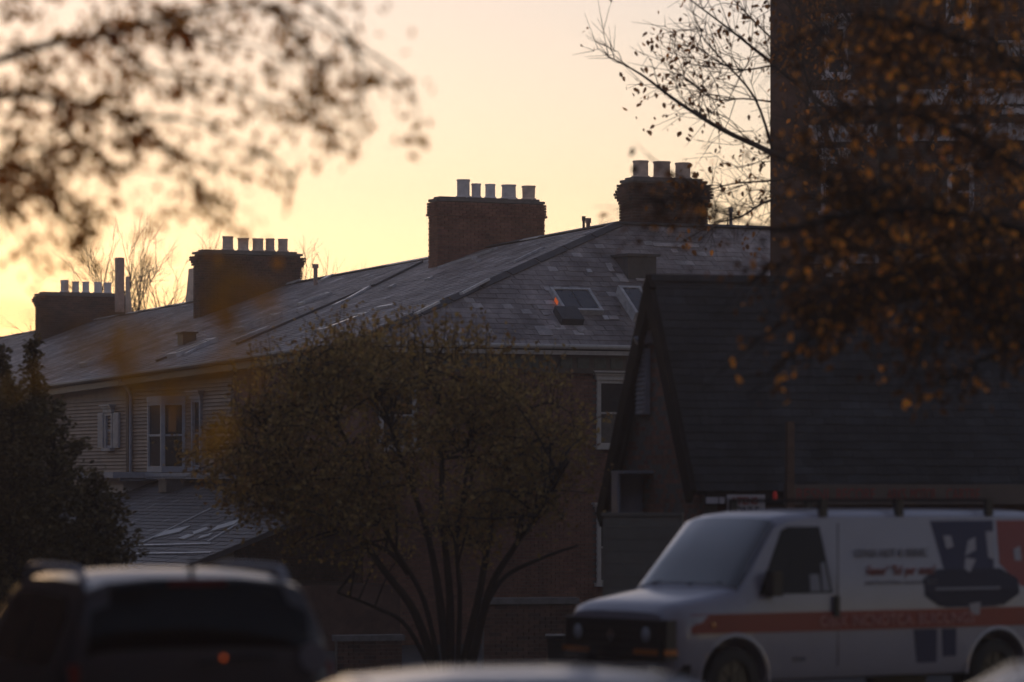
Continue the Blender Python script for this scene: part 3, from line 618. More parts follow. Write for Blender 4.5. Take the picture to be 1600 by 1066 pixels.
# vent hood: bent sheet metal, open below
p = gablehit(1012, 800, .0); t = MB(); wd = .45
zt_ = gablehit(985, 738).z; zb_ = gablehit(985, 803).z; c0 = bot(p, 0)
Lh = [bot(p - gb * .42 + ga * s_, 0) for s_ in (-wd, wd)]
hood = MB(); out = -gb * .24
hood.obox(bot(p, (zt_ + zb_) / 2 - .03) + out + ga * .32, ga * .02, gb * .24, UP * (zt_ - zb_) / 2); hood.obox(bot(p, zt_) + out * 1.0, ga * .36, gb * .26, UP * .02); hood.obox(bot(p, (zt_ + zb_) / 2 - .02) + out * 1.98 + ga * .18, ga * .18, gb * .02, UP * (zt_ - zb_) / 2)
hood.obj('vent_hood', M['whitemetal'], gh_)
# post, red lamp, sign board, signs
def fronthit(u, v, d=0.0): return hit(u, v, nearE - ga * d, ga)
p, q = fronthit(1222, 660, .05), fronthit(1214, 795, .05); t = MB(); t.obox((p + q) / 2 - ga * .5, gb * .055, ga * .05, UP * (p.z - q.z) / 2); t.obj('flue_post', M['wood'], gh_)
p = fronthit(1211, 775, .9); t = MB(); t.lathe(p - UP * .06, [(.001, 0), (.03, .008), (.035, .07), (.028, .12), (.001, .13)], 12); rl = t.obj('red_lamp', M['redlamp'], gh_, smooth=50); MB().obox(p - UP * .07 + ga * .43, gb * .02, ga * .45, UP * .012).obj('bracket', M['board'], rl)
TXT = {}
def text_mesh(s, size, ext=.004, shear=0.0, bold=0.0):
    cu = bpy.data.curves.new('txt', 'FONT'); cu.body = s; cu.size = size; cu.extrude = ext; cu.shear = shear; cu.offset = bold; cu.align_x = 'LEFT'; cu.resolution_u = 3
    o = bpy.data.objects.new('txt', cu)
    me = bpy.data.meshes.new_from_object(o); bpy.data.objects.remove(o); me.materials.clear(); return me
def put_text(s, size, O, a, up, parent, m, world=True, shear=0.0, width=None, bold=0.0):
    me = text_mesh(s, size, .004, shear, bold); w_ = max(v.co.x for v in me.vertices); k = width / w_ if width else 1; a = a.normalized(); up = up.normalized(); n = a.cross(up)
    mw = Matrix(((a.x * k, up.x, n.x, O.x), (a.y * k, up.y, n.y, O.y), (a.z * k, up.z, n.z, O.z), (0, 0, 0, 1)))
    return link('lettering', me, parent, m, world, mw)
p, q = fronthit(1226, 757, .35), fronthit(1640, 788, .35); Ls = (q - p).dot(gb); sg = thing('shop_sign', bot(fronthit(1400, 788, .35), 2.1), 'long brown fascia sign with faded red lettering above the van roof', 'sign')
bd = MB().obox(V(((p.x + q.x) / 2, (p.y + q.y) / 2, (p.z + q.z) / 2)), gb * Ls / 2, ga * .05, UP * (p.z - q.z) / 2).obj('board', M['signboard'], sg)
for (u, s_, wd) in ((1243, 'RESNI', .52), (1306, 'RECORF', .62), (1386, 'ARKS', .3), (1422, 'MOTOR', .42), (1478, 'CARTRE', .55)):
    b = fronthit(u, 782, .41); put_text(s_, .26, b, gb, UP, sg, M['signred'], width=wd)
p, q = fronthit(1136, 773, .5), fronthit(1195, 812, .5); ws = thing('wall_sign', bot((p + q) / 2, 1.7), 'small white notice sign with red and black letters above the van windscreen', 'sign')
MB().obox((p + q) / 2, gb * (q - p).dot(gb) / 2, ga * .015, UP * (p.z - q.z) / 2).obj('board', M['signwhite'], ws)
put_text('ATENS', .15, fronthit(1142, 788, .53), gb, UP, ws, M['signred'], width=.42, bold=.004); put_text('PONLS', .15, fronthit(1140, 803, .53), gb, UP, ws, M['signblack'], width=.46, bold=.004)
for (u0, u1) in ((1103, 1122), (1124, 1132)):
    p, q = fronthit(u0, 777, .5), fronthit(u1, 787, .5); s2 = thing('notice_card', (p + q) / 2, 'pale notice card fixed under the dark eave, %s' % ('wider of the two beside the white sign' if u0 < 1110 else 'narrow one next to the white sign'), 'notice'); MB().obox((p + q) / 2, gb * (q - p).dot(gb) / 2, ga * .01, UP * (p.z - q.z) / 2).obj('board', M['paper'], s2)
t = MB(); t.obox(V((0, 0, 0)) + bot(nearE + gb * (GL / 2 + .2) + ga * .05, nearE.z - .12), gb * GL / 2, ga * .05, UP * .1); t.obj('fascia_board', M['board'], gh_)
p = at(1183, 604, 59.2)
# clapboard fence panel in front of the gable
fe = thing('fence_panel', at(1003, 960, 57.5), 'beige horizontal board fence panel in front of the brick gable', 'fence')
p0, p1 = at(947, 806, 57.6), at(1061, 803, 57.2); fa = (p1 - p0); fa.z = 0; FLn = fa.length; fa.normalize(); fnn = V((fa.y, -fa.x, 0)); zf = p0.z
k = 0; z = zf
while z > -.5:
    t = MB(); t.obox(V((p0.x, p0.y, z - .088)) + fa * FLn / 2 + fnn * .01, fa * FLn / 2, fnn * .012 + UP * .004, UP * .088); o = t.obj('plank', M['fence'], fe); z -= .182
for x in (0, FLn): MB().obox(V((p0.x, p0.y, (zf - .5) / 2 + .02)) + fa * x - fnn * .03, fa * .05, fnn * .04, UP * (zf + .55) / 2).obj('post', M['fence'], fe)
MB().obox(V((p0.x, p0.y, zf + .025)) + fa * FLn / 2, fa * (FLn / 2 + .06), fnn * .05, UP * .025).obj('top_rail', M['fence'], fe)

# ------------------------------------------------------------------ brick tower block at right
TY = 80.0; tl = at(1207, 760, TY); tw = thing('tower', V((tl.x + 4, TY + 3, gz(TY))), 'tall dark brick tower block with pale stone bands behind the orange tree', 'building')
ta = V((math.cos(R(-6)), math.sin(R(-6)), 0)); tn = V((ta.y, -ta.x, 0)); TW, TH = 9.5, 22.0; TZ = -1.6
O = V((tl.x, tl.y, TZ))
twall = MB().prism([O - tn * .03, O + ta * TW - tn * .03, O + ta * TW - tn * 8, O - tn * 8], UP * TH).obj('wall', M['mortar'], tw)
def thit(u, v): return hit(u, v, O, tn)
def txz(u, v): p = thit(u, v); return (p - O).dot(ta), p.z
tws = [(1288, 40, 1325, 118), (1478, 82, 1518, 172), (1283, 250, 1322, 330), (1480, 260, 1522, 340), (1288, -90, 1325, -10), (1478, -60, 1518, 30), (1290, 420, 1322, 480), (1570, 82, 1608, 172)]
tw_r = []
for (u0, v0, u1, v1) in tws: x0, z1 = txz(u0, v0); x1, z0 = txz(u1, v1); tw_r.append((x0, z0, x1, z1))
bands = [(142, 166), (196, 222), (-20, -2), (398, 412)]; bz = [(txz(1300, b)[1], txz(1300, a)[1]) for a, b in bands]
tin = lambda x, y: not any(a - .02 < x < c + .02 and b - .08 < y + TZ < d_ + .08 for a, b, c, d_ in tw_r) and not (x > .85 and any(b0 - .02 < y + TZ < b1 + .02 for b0, b1 in bz))
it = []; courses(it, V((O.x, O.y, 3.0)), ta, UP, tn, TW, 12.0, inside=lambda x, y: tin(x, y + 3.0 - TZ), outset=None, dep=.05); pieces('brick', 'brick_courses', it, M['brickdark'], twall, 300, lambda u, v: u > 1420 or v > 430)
it = []; courses(it, V((O.x, O.y, 3.0)) - tn * 4 - ta * 0, tn, UP, -ta, 3.95, 12.0, dep=.05); pieces('brick', 'brick_courses', it, M['brickdark'], twall, 0)
MB().obox(O + ta * .32 + tn * .06 + UP * 10, ta * .36, tn * .1, UP * 9.8).obj('corner_pier', M['brickdark'], tw)
for k, (b0, b1) in enumerate(bz):
    x = .75; 
    while x < TW - .1:
        l = random.uniform(.55, .8); l = min(l, TW - x); MB().obox(V((O.x, O.y, (b0 + b1) / 2)) + ta * (x + l / 2) + tn * .03, ta * (l / 2 - .006), tn * .06, UP * (b1 - b0) / 2).obj('stone', M['stone'], twall); x += l
for k, (x0, z0, x1, z1) in enumerate(tw_r):
    window(tw, V((O.x, O.y, 0)), ta, tn, x0, z0, x1, z1, blindh=(.0, .5, .3, 0, .4, .2, 0, .4)[k], mtrim='stone', head=True)
x0, z1 = txz(1298, 392); x1, z0 = txz(1308, 446); t = MB(); t.tube([V((O.x, O.y, z0 - .5)) + ta * x0 + tn * .12, V((O.x, O.y, z1)) + ta * x0 + tn * .12], .06, 10); t.obj('white_pipe', M['trim'], tw, smooth=50)

# ------------------------------------------------------------------ low walls
def lowwall(nm, u0, u1, vt, y, zb, lb, m='brickdark'):
    p, q = at(u0, vt, y), at(u1, vt, y + .4); a = (q - p); a.z = 0; L_ = a.length; a.normalize(); n = V((a.y, -a.x, 0)); th = thing(nm, bot((p + q) / 2, zb), lb, 'wall')
    core = MB().prism([bot(p - n * .04, zb), bot(q - n * .04, zb), bot(q - n * .25, zb), bot(p - n * .25, zb)], UP * (p.z - zb - .02)).obj('wall', M['mortar'], th)
    it = []; courses(it, bot(p, zb), a, UP, n, L_, p.z - zb - .03, dep=.05); pieces('brick', 'brick_courses', it, M[m], core, 150)
    MB().obox(bot((p + q) / 2, p.z + .03) - n * .12, a * (L_ / 2 + .05), n * .19, UP * .06).obj('coping', M['cement'], th); return th
lowwall('garden_wall', 757, 900, 942, 76, -1.35, 'low brick wall with grey stone coping between tree and van')
lowwall('garden_wall', 528, 628, 1000, 78, -1.45, 'low dark wall with thin coping left of the tree trunk')
bn = thing('bin', at(884, 1000, 62) , 'dark wheeled rubbish bin by the front of the van', 'bin'); p = at(884, 1000, 62); zb = gz(62)
t = MB(); t.prism([p + V((-.26, 0, zb - p.z)), p + V((.26, 0, zb - p.z)), p + V((.3, 0, .0)), p + V((-.3, 0, 0))], V((0, .55, 0))); t.obj('body', M['blackplastic'], bn); t = MB(); t.box(p.x - .33, p.x + .33, p.y - .03, p.y + .6, p.z + .01, p.z + .07); t.obj('lid', M['blackplastic'], bn)

# ------------------------------------------------------------------ trees
def leaf_mesh(pos, dirs, size, rnd, simple=False):
    n = len(pos); pos = np.asarray(pos, float); d = np.asarray(dirs, float); d /= np.linalg.norm(d, axis=1, keepdims=True) + 1e-9
    q = rng.normal(size=(n, 3)); b = np.cross(d, q); b /= np.linalg.norm(b, axis=1, keepdims=True) + 1e-9; nn = np.cross(d, b)
    tpl = np.array([[0, 0, 0], [.45, .3, .04], [1, 0, -.06], [.45, -.3, .04]]) if simple else np.array([[0, 0, 0], [.25, .27, .05], [.65, .25, .04], [1, 0, -.08], [.65, -.25, .04], [.25, -.27, .05]])
    sz = np.asarray(size)[:, None]
    vs = np.concatenate([pos + sz * (d * t[0] + b * t[1] + nn * t[2]) for t in tpl], axis=1).reshape(-1, 3); k = len(tpl)
    me = bpy.data.meshes.new('leaves'); i = np.arange(n)[:, None] * k
    fs = (i + np.array([[0, 1, 2, 3]])) if simple else np.concatenate([i + np.array([[0, 1, 2, 3]]), i + np.array([[0, 3, 4, 5]])], axis=1).reshape(-1, 4)
    me.from_pydata(vs.tolist(), [], fs.tolist()); r = np.repeat(rnd, 1 if simple else 2); me.attributes.new('rnd', 'FLOAT', 'FACE').data.foreach_set('value', r.astype(np.float32)); me.update(); return me
def wob(p, q, n, amp):
    p, q = V(p), V(q); o = [p]
    for i in range(1, n): o.append(p.lerp(q, i / n) + V((random.gauss(0, 1), random.gauss(0, 1), random.gauss(0, 1))) * amp)
    return o + [q]
def rv(s=1.0): return V((random.gauss(0, s), random.gauss(0, s), random.gauss(0, s)))
def smooth_path(pts, k=4):
    pts = [V(p) for p in pts]; out = []
    for i in range(len(pts) - 1):
        p0, p1, p2, p3 = pts[max(i - 1, 0)], pts[i], pts[i + 1], pts[min(i + 2, len(pts) - 1)]
        for j in range(k):
            t = j / k; out.append(.5 * ((2 * p1) + (p2 - p0) * t + (2 * p0 - 5 * p1 + 4 * p2 - p3) * t * t + (3 * p1 - p0 - 3 * p2 + p3) * t ** 3))
    return out + [pts[-1]]
def taper(k, r0, r1): return [r0 + (r1 - r0) * (i / (k - 1)) ** .8 for i in range(k)]

# round multi-stemmed tree in the middle
TYc = 62.5; tb = at(702, 1030, TYc); tb.z = gz(TYc)
tr = thing('round_tree', tb, 'round multi-stemmed tree with thin brown autumn leaves in front of the terrace', 'tree')
tm = MB(); lp, ld = [], []
stems = [[(690, 1030), (640, 985), (580, 948), (520, 925)], [(692, 1030), (650, 960), (600, 890), (545, 820), (470, 745), (400, 650)], [(696, 1030), (660, 940), (610, 840), (560, 720), (500, 620), (470, 570)], [(700, 1030), (690, 930), (665, 820), (620, 690), (590, 590)], [(705, 1030), (705, 930), (690, 800), (690, 660), (660, 540)], [(712, 1030), (722, 940), (715, 850), (730, 720), (740, 590)],
         [(716, 1030), (745, 940), (770, 850), (790, 740), (815, 620)], [(722, 1030), (765, 930), (800, 860), (850, 790), (890, 720)], [(760, 940), (790, 900), (850, 870), (905, 850)], [(640, 900), (600, 860), (500, 820), (420, 780)]]
spts = []
for k, st in enumerate(stems):
    dy = random.uniform(-1.6, 1.6); n = len(st); pts = [at(u, v, TYc + dy * (i / (n - 1)) ** 1.2) for i, (u, v) in enumerate(st)]
    if k < 8: pts[0].z = gz(TYc) - .1
    pts = smooth_path([p + rv(.03) for p in pts], 5); r0 = .088 if k in (1, 3, 4, 6, 7) else .05; tm.tube(pts, taper(len(pts), r0, .02), 7)
    spts += pts[len(pts) // 3:]
cc = at(614, 716, TYc)
nb = 0; tries = 0
while nb < 430 and tries < 9000:
    tries += 1
    th = random.uniform(0, 2 * math.pi); ph = math.acos(random.uniform(-.95, 1)); rr = random.uniform(.5, 1.0) ** .6
    w_ = .93 + .14 * math.sin(3 * th + 1) * math.sin(2 * ph) + .10 * math.sin(5 * ph + 2 * th) + .06 * math.sin(7 * th)
    q = cc + V((3.42 * math.sin(ph) * math.cos(th), 2.7 * math.sin(ph) * math.sin(th), 2.06 * math.cos(ph))) * rr * w_
    u, v = proj(q)
    if v > 925 or (v > 820 and random.random() < .5) or (v > 760 and 610 < u < 790 and random.random() < .35): continue
    s_ = min(random.sample(spts, 30), key=lambda p: (p - q).length + .6 * max(0, p.z - q.z)); mid_ = s_.lerp(q, .5) + UP * .15 + rv(.1)
    pts = smooth_path([s_, mid_, q], 4); tm.tube(pts, taper(len(pts), .028, .006), 4, cap=False); nb += 1
    for j in range(random.choice((8, 20, 40, 70, 110, 140))):
        t = random.uniform(.35, 1.08); b = pts[min(len(pts) - 1, int(t * (len(pts) - 1)))]; off = rv(.17); lp.append(b + off); ld.append(rv(1) + V((0, 0, -.3)))
    for j in range(3):
        tip = q + rv(.22) + UP * random.uniform(.0, .3); tm.tube([q, tip], [.007, .003], 3, cap=False)
        for m_ in range(7): lp.append(q.lerp(tip, random.random()) + rv(.04)); ld.append(rv(1))
for k in range(90):
    u = random.uniform(360, 900); v = 718 - 195 * math.sqrt(max(0, 1 - ((u - 622) / 310) ** 2)) + random.uniform(-5, 30); q = at(u, v, TYc + random.uniform(-1.5, 1.5)); tip = q + V((random.gauss(0, .12), random.gauss(0, .12), random.uniform(.25, .62))); tm.tube([q - UP * .3, q, tip], [.009, .007, .003], 3, cap=False)
    for m_ in range(16): lp.append(q.lerp(tip, random.uniform(-.3, 1.05)) + rv(.05)); ld.append(rv(.6) + UP * .4)
tm.obj('trunk', M['bark'], tr, smooth=60)
link('crown', leaf_mesh(lp, ld, rng.uniform(.04, .12, len(lp)), rng.random(len(lp)), True), tr, M['leaf_mid'])

# feathery conifers at left
def conifer(u, vtop, y, rad, lb, seed, ex):
    random.seed(seed); zb = gz(y); top = at(u, vtop, y); b = bot(top, zb); c = thing('conifer', b, lb, 'tree', 'conifers at the left edge'); tk = MB(); tk.tube([b - UP * .1, b.lerp(top, .5), top], [.12, .07, .01], 7); lp, ld, sz = [], [], []
    H = top.z - zb; n = int(H * 70)
    for i in range(n):
        f = (i + random.random()) / n; z = zb + .15 + (H - .15) * f; a = random.uniform(0, 2 * math.pi); L_ = rad * (1 - f) ** ex * random.uniform(.55, 1.2) * (.75 + .35 * math.sin(f * 23 + a * 2)) + .06
        p = V((b.x, b.y, z)); q = p + V((math.cos(a) * L_, math.sin(a) * L_, L_ * random.uniform(-.05, .35))); m_ = p.lerp(q, .55) - UP * .06 * L_
        tk.tube([p, m_, q], [.012, .008, .003], 3, cap=False)
        k = int((14 + 60 * L_) * (1 if f < .6 else .55))
        for j in range(k):
            t = random.random() ** .7; w_ = p.lerp(m_, t * 2) if t < .5 else m_.lerp(q, t * 2 - 1); dv = (q - p).normalized() + rv(.55); lp.append(w_ + rv(.05)); ld.append(dv); sz.append(random.uniform(.05, .13))
    tk.obj('trunk', M['bark'], c); me = leaf_mesh(lp, ld, np.array(sz), rng.random(len(lp)), True); link('crown', me, c, M['needle'])
conifer(52, 532, 68, 2.1, 'slender conifer whose thin spire tops the dark mass at left', 3, 1.5)
conifer(4, 548, 66, 2.3, 'dark conifer cut by the left edge of the picture', 4, 1.4)
conifer(84, 628, 64, 2.0, 'bushy rounded conifer left of the shuttered window', 5, .75)
conifer(20, 600, 63, 2.2, 'broad dark conifer at the left edge behind the people carrier', 7, .7)
conifer(150, 742, 63, 1.35, 'low spreading conifer nearest the lean-to roof', 6, .7)
# bare-branched tree behind the gabled house, its crown in front of the tower
random.seed(21); OY = 67.5; ob = at(1392, 760, OY); ob.z = gz(OY); ot = thing('bare_autumn_tree', ob, 'tall dark tree in front of the tower, bare twigs spreading left over the sky', 'tree'); tm = MB()
trunk = [V((ob.x, OY, ob.z - .1)), at(1400, 900, OY), at(1395, 600, OY), at(1390, 350, OY), at(1386, 150, OY), at(1390, 0, OY), at(1382, -220, OY), at(1390, -420, OY)]
tp_ = smooth_path(trunk, 4); tm.tube(tp_, taper(len(tp_), .28, .12), 9)
Bs = [([(1390, 420), (1310, 300), (1207, 238), (1130, 203), (1060, 160), (1005, 118), (945, 92)], .085, -1), ([(1388, 380), (1290, 318), (1207, 318), (1150, 335), (1108, 352)], .05, -2), ([(1388, 330), (1290, 270), (1207, 282), (1150, 285), (1095, 302)], .035, .5), ([(1386, 250), (1300, 170), (1207, 100), (1140, 45), (1075, -10)], .07, 1), ([(1386, 180), (1290, 60), (1215, -20)], .05, -1),
      ([(1390, 440), (1340, 310), (1290, 210), (1260, 120), (1240, 20)], .09, -1.5), ([(1390, 400), (1350, 260), (1310, 160), (1300, 60)], .07, 1.5), ([(1392, 400), (1470, 280), (1540, 190), (1600, 90)], .1, 1), ([(1392, 450), (1480, 380), (1570, 330), (1680, 300)], .1, -1), ([(1388, 200), (1450, 100), (1500, 0), (1530, -80)], .08, 0), ([(1390, 300), (1450, 220), (1520, 60)], .06, 2), ([(1207, 238), (1180, 150), (1130, 95), (1100, 60)], .03, -.8), ([(1386, 120), (1320, 20), (1270, -100)], .06, .5), ([(1395, 480), (1520, 420), (1620, 420)], .06, 1), ([(1207, 100), (1150, 110), (1090, 70)], .02, .5), ([(1207, 60), (1160, 20), (1120, -20)], .02, .5), ([(1207, 170), (1160, 160), (1110, 150), (1060, 110)], .02, .2)]
bp = []
for st, r0, dy in Bs:
    n = len(st); pts = smooth_path([at(u, v, OY + dy * i / (n - 1)) + rv(.04) for i, (u, v) in enumerate(st)], 4); tm.tube(pts, taper(len(pts), r0, .01), 6); bp += [(p, (pts[min(j + 1, len(pts) - 1)] - pts[max(j - 1, 0)]).normalized(), j / len(pts)) for j, p in enumerate(pts) if j > 2]
lp, ld = [], []
for k in range(900):
    p, d_, f = random.choice(bp); L_ = random.uniform(.4, 1.4) * (1.15 - .5 * f); dv = (d_ * .9 + rv(.5) + UP * .12).normalized(); q = p + dv * L_; m_ = p.lerp(q, .5) + rv(.13) * L_ + UP * .08; u, v = proj(q)
    if v > 460 or (u < 1215 and random.random() < (.62 if u > 1040 else .86)): continue
    tm.tube(smooth_path([p, m_, q], 3), taper(7, .011, .0035), 3, cap=False); tips = [q]
    for j in range(3):
        s_ = m_.lerp(q, random.random()); q2 = s_ + (dv + rv(.6)).normalized() * random.uniform(.3, .7); tm.tube([s_, q2], [.007, .003], 3, cap=False); tips.append(q2)
    bare = u < 1212; cl = random.random() < .2
    for t_ in tips:
        for j in range((random.randint(2, 7) if cl else random.choice((0, 0, 0, 1))) if bare else random.choice((0, 0, 1, 2, 4))): lp.append(t_ + rv(.13)); ld.append(rv(.6) + V((0, 0, -.8)))
tm.obj('trunk', M['barkgrey'], ot, smooth=60)
link('crown', leaf_mesh(lp, ld, rng.uniform(.06, .14, len(lp)), rng.random(len(lp))), ot, M['leaf_rust'])
# orange boughs of a nearer tree whose trunk stands beyond the right edge
random.seed(23); BY = 37.0; bb = V((6.7, 39.0, gz(39))); bt = thing('orange_tree', bb, 'nearer tree with blurred orange leaves drooping in from the right edge', 'tree'); tm = MB()
tp_ = smooth_path([bb - UP * .1, bb + V((.05, 0, 2)), bb + V((0, 0, 4)), bb + V((.1, -.2, 7)), bb + V((0, 0, 10))], 4); tm.tube(tp_, taper(len(tp_), .26, .08), 9)
Bs = [([(1853, 520), (1700, 340), (1560, 240), (1440, 190), (1330, 165)], 0), ([(1853, 560), (1700, 450), (1560, 410), (1400, 430), (1280, 460), (1190, 520)], .6), ([(1853, 420), (1650, 150), (1500, 60), (1350, 30), (1240, 60)], -.5), ([(1853, 560), (1690, 400), (1500, 335), (1350, 330), (1220, 350), (1110, 330), (1020, 320)], -.8), ([(1853, 600), (1700, 530), (1580, 540), (1480, 590)], .4), ([(1853, 400), (1700, 60), (1560, -40)], .3), ([(1400, 430), (1330, 480), (1260, 540), (1215, 590)], .5), ([(1500, 335), (1420, 300), (1330, 290), (1260, 260)], -.3), ([(1560, 240), (1480, 120), (1400, 80)], .8), ([(1853, 480), (1720, 230), (1600, 130), (1530, 40)], 1), ([(1853, 620), (1700, 500), (1600, 470), (1460, 470), (1320, 480), (1240, 470)], 1.2), ([(1853, 620), (1720, 560), (1620, 520), (1540, 500), (1430, 540)], .9), ([(1853, 600), (1700, 440), (1560, 360), (1430, 390), (1300, 400), (1200, 420)], 1.5), ([(1853, 580), (1720, 470), (1640, 440), (1520, 450)], .2)]
bp = []
for st, dy in Bs:
    n = len(st); pts = smooth_path([at(u, v, BY + dy + 2.0 * max(0, 1 - i)) + rv(.03) for i, (u, v) in enumerate(st)], 4)
    if st[0][0] == 1853: pts[0].x = bb.x; pts[0].y = bb.y
    tm.tube(pts, taper(len(pts), .045 if st[0][0] == 1853 else .018, .006), 6); bp += [(p, (pts[min(j + 1, len(pts) - 1)] - pts[max(j - 1, 0)]).normalized()) for j, p in enumerate(pts) if proj(p)[0] < 1680]
lp, ld = [], []
for k in range(1500):
    p, d_ = random.choice(bp); u0_, v0_ = proj(p); dv = (d_ * .7 + rv(.55) - UP * .25).normalized(); q = p + dv * random.uniform(.15, .85); u, v = proj(q)
    if u < 1225 and random.random() < .5: continue
    if v > 640: continue
    tm.tube([p, p.lerp(q, .5) + rv(.04), q], [.008, .006, .0025], 3, cap=False); sparse = u < 1215; m_ = random.choice((0, 1, 2, 3)) if sparse else random.choice((1, 3, 6, 11, 18)) if u > 1290 else random.choice((1, 2, 4, 8))
    if v > 520: m_ = int(m_ * .5)
    for j in range(m_): lp.append(p.lerp(q, random.uniform(.4, 1.1)) + rv(.075)); ld.append(rv(.6) + V((0, 0, -.8)))
for (u, v, k, su, sv_) in ((1050, 300, 22, 22, 16), (1060, 345, 24, 26, 16), (970, 388, 3, 8, 6), (1140, 420, 8, 30, 30), (1190, 450, 8, 20, 25), (1180, 545, 5, 25, 30)):
    for j in range(k): lp.append(at(random.gauss(u, su), random.gauss(v, sv_), BY - .6 + random.gauss(0, .3))); ld.append(rv(.6) + V((0, 0, -.8)))
tm.obj('trunk', M['bark'], bt, smooth=60)
link('crown', leaf_mesh(lp, ld, rng.uniform(.045, .12, len(lp)), rng.random(len(lp))), bt, M['leaf_orange'])
# unseen tree added beyond the left edge to block sky reflections in the carrier
random.seed(29); sb_ = V((-16.5, 70, gz(70))); sx = thing('street_tree', sb_, 'large leafy street tree beyond the left edge of the picture', 'tree'); tm = MB(); tm.tube([sb_ - UP * .1, sb_ + UP * 3, sb_ + UP * 6], [.35, .28, .12], 9); lp, ld = [], []
for k in range(60):
    q = sb_ + UP * 7 + V((random.gauss(0, 1), random.gauss(0, 1), random.gauss(0, .8))).normalized() * random.uniform(2.5, 5.2); q.z = max(q.z, sb_.z + 1.6); tm.tube([sb_ + UP * random.uniform(2.5, 6), q], [.05, .015], 4, cap=False)
    for j in range(110): lp.append(q + rv(.8)); ld.append(rv(1))
tm.obj('trunk', M['bark'], sx); link('crown', leaf_mesh(lp, ld, rng.uniform(.2, .4, len(lp)), rng.random(len(lp)), True), sx, M['leaf_mid'])

# bare trees far beyond the row
def bare(u, vt, y, spread, lb, seed, lean=0):
    random.seed(seed); b = at(u, 640, y); b.z = gz(y); t = thing('bare_tree', b, lb, 'tree', 'bare trees beyond the terrace'); m_ = MB(); top = at(u + lean, vt, y); H = top.z - b.z
    def grow(p, d_, L_, r, lv):
        q = p + d_ * L_; mm = p.lerp(q, .5) + rv(.04 * L_); m_.tube([p, mm, q], [r, r * .8, r * .55], 4, cap=False)
        if lv == 0: return
        for k in range(random.randint(2, 4)): grow(p.lerp(q, random.uniform(.45, 1)), (d_ + rv(.34) + UP * .1).normalized(), L_ * random.uniform(.55, .8), r * .55, lv - 1)
    m_.tube([b, b + UP * H * .5], [.16, .1], 6)
    for k in range(6): grow(b + UP * H * random.uniform(.38, .55), V((random.gauss(0, spread), random.gauss(0, spread), 1)).normalized(), H * .21, .06, 4)
    m_.obj('trunk', M['barkgrey'], t)
bare(196, 330, 165, .34, 'bare tree rising behind the tall pipe and small chimney pots', 5)
bare(262, 385, 165, .25, 'slim bare tree standing in the gap between the two left chimneys', 8)
bare(228, 440, 160, .3, 'low bare tree just above the roof ridge between the left chimneys', 11)
bare(505, 370, 165, .3, 'faint bare tree right of the chimney with buff pots', 14)
bare(18, 480, 150, .3, 'small bare tree at the far left roof end', 17)

# blurred branches close to the lens at the upper left
random.seed(33); NY = 24.0; nbp = V((-6.2, NY, 0)); nr = thing('overhanging_tree', nbp, 'overhanging tree with blurred brown leaves against the bright sky, upper left', 'tree'); tm = MB()
tm.tube(smooth_path([nbp - UP * .1, nbp + V((.1, 0, 1.6)), nbp + V((.3, .1, 3.2)), nbp + V((.4, 0, 5)), nbp + V((.5, .3, 8.5))], 4), taper(17, .22, .05), 9)
near = [[(-760, 420), (-300, 150), (-60, 110), (70, 70), (165, 55), (250, 33), (310, 18), (420, 8), (530, 60), (600, 130)], [(-760, 380), (-260, 190), (-40, 150), (90, 155), (200, 180), (300, 190), (400, 235)], [(-760, 500), (-300, 300), (-40, 270), (30, 258), (75, 290), (120, 320), (145, 370)], [(-700, 200), (-200, -60), (60, -40), (200, -30), (380, -40), (500, 10), (560, 90), (560, 180)], [(90, 155), (130, 230), (190, 260), (300, 280)], [(165, 55), (240, 110), (320, 120), (400, 150), (480, 175), (520, 240)], [(-760, 420), (-300, 230), (-20, 200), (60, 235), (110, 200), (180, 130)], [(420, 8), (470, 60), (500, 110), (490, 170)], [(200, 180), (260, 230), (330, 260), (345, 320)], [(250, 33), (330, 60), (420, 80), (480, 130)], [(85, 290), (100, 345), (135, 395), (150, 435)], [(-40, 270), (10, 330), (40, 390), (70, 430)], [(300, 280), (330, 330), (380, 370), (430, 400)], [(400, 235), (440, 260), (460, 290)], [(530, 60), (590, 90), (640, 130), (655, 190)]]
tw_ = []
for k, st in enumerate(near):
    n = len(st); dy = random.uniform(-1.2, 1.2); pts = smooth_path([at(u, v, NY + dy * i / (n - 1)) for i, (u, v) in enumerate(st)], 5); tm.tube(pts, taper(len(pts), .045 if k < 4 else .014, .004), 6); tw_ += [p for p in pts if proj(p)[0] > -60]
lp, ld = [], []
def dens(u, v):
    """how leafy the boughs are at each place along the crown"""
    d_ = max(0, 1 - max(0, u - 60) / 620) * max(0, 1.0 - max(0, v - 150) / 300); return d_ * (1.2 if u < 420 else 1.0) + (.35 if 480 < u < 580 and 100 < v < 260 else 0)
n = 0
while n < 560:
    p = random.choice(tw_); L_ = random.uniform(.12, .42); q = p + V((random.gauss(.1, .5), random.gauss(0, .5), random.gauss(-.25, .45))).normalized() * L_; u, v = proj(q)
    n += 1
    if random.random() > dens(u, v) + .12: continue
    tm.tube([p, p.lerp(q, .5) + rv(.02), q], [.004, .003, .0015], 3, cap=False)
    for j in range(int(3 + 6 * min(1, dens(u, v)))): lp.append(p.lerp(q, random.uniform(.2, 1.05)) + rv(.045)); ld.append(rv(.6) + V((.2, 0, -.7)))
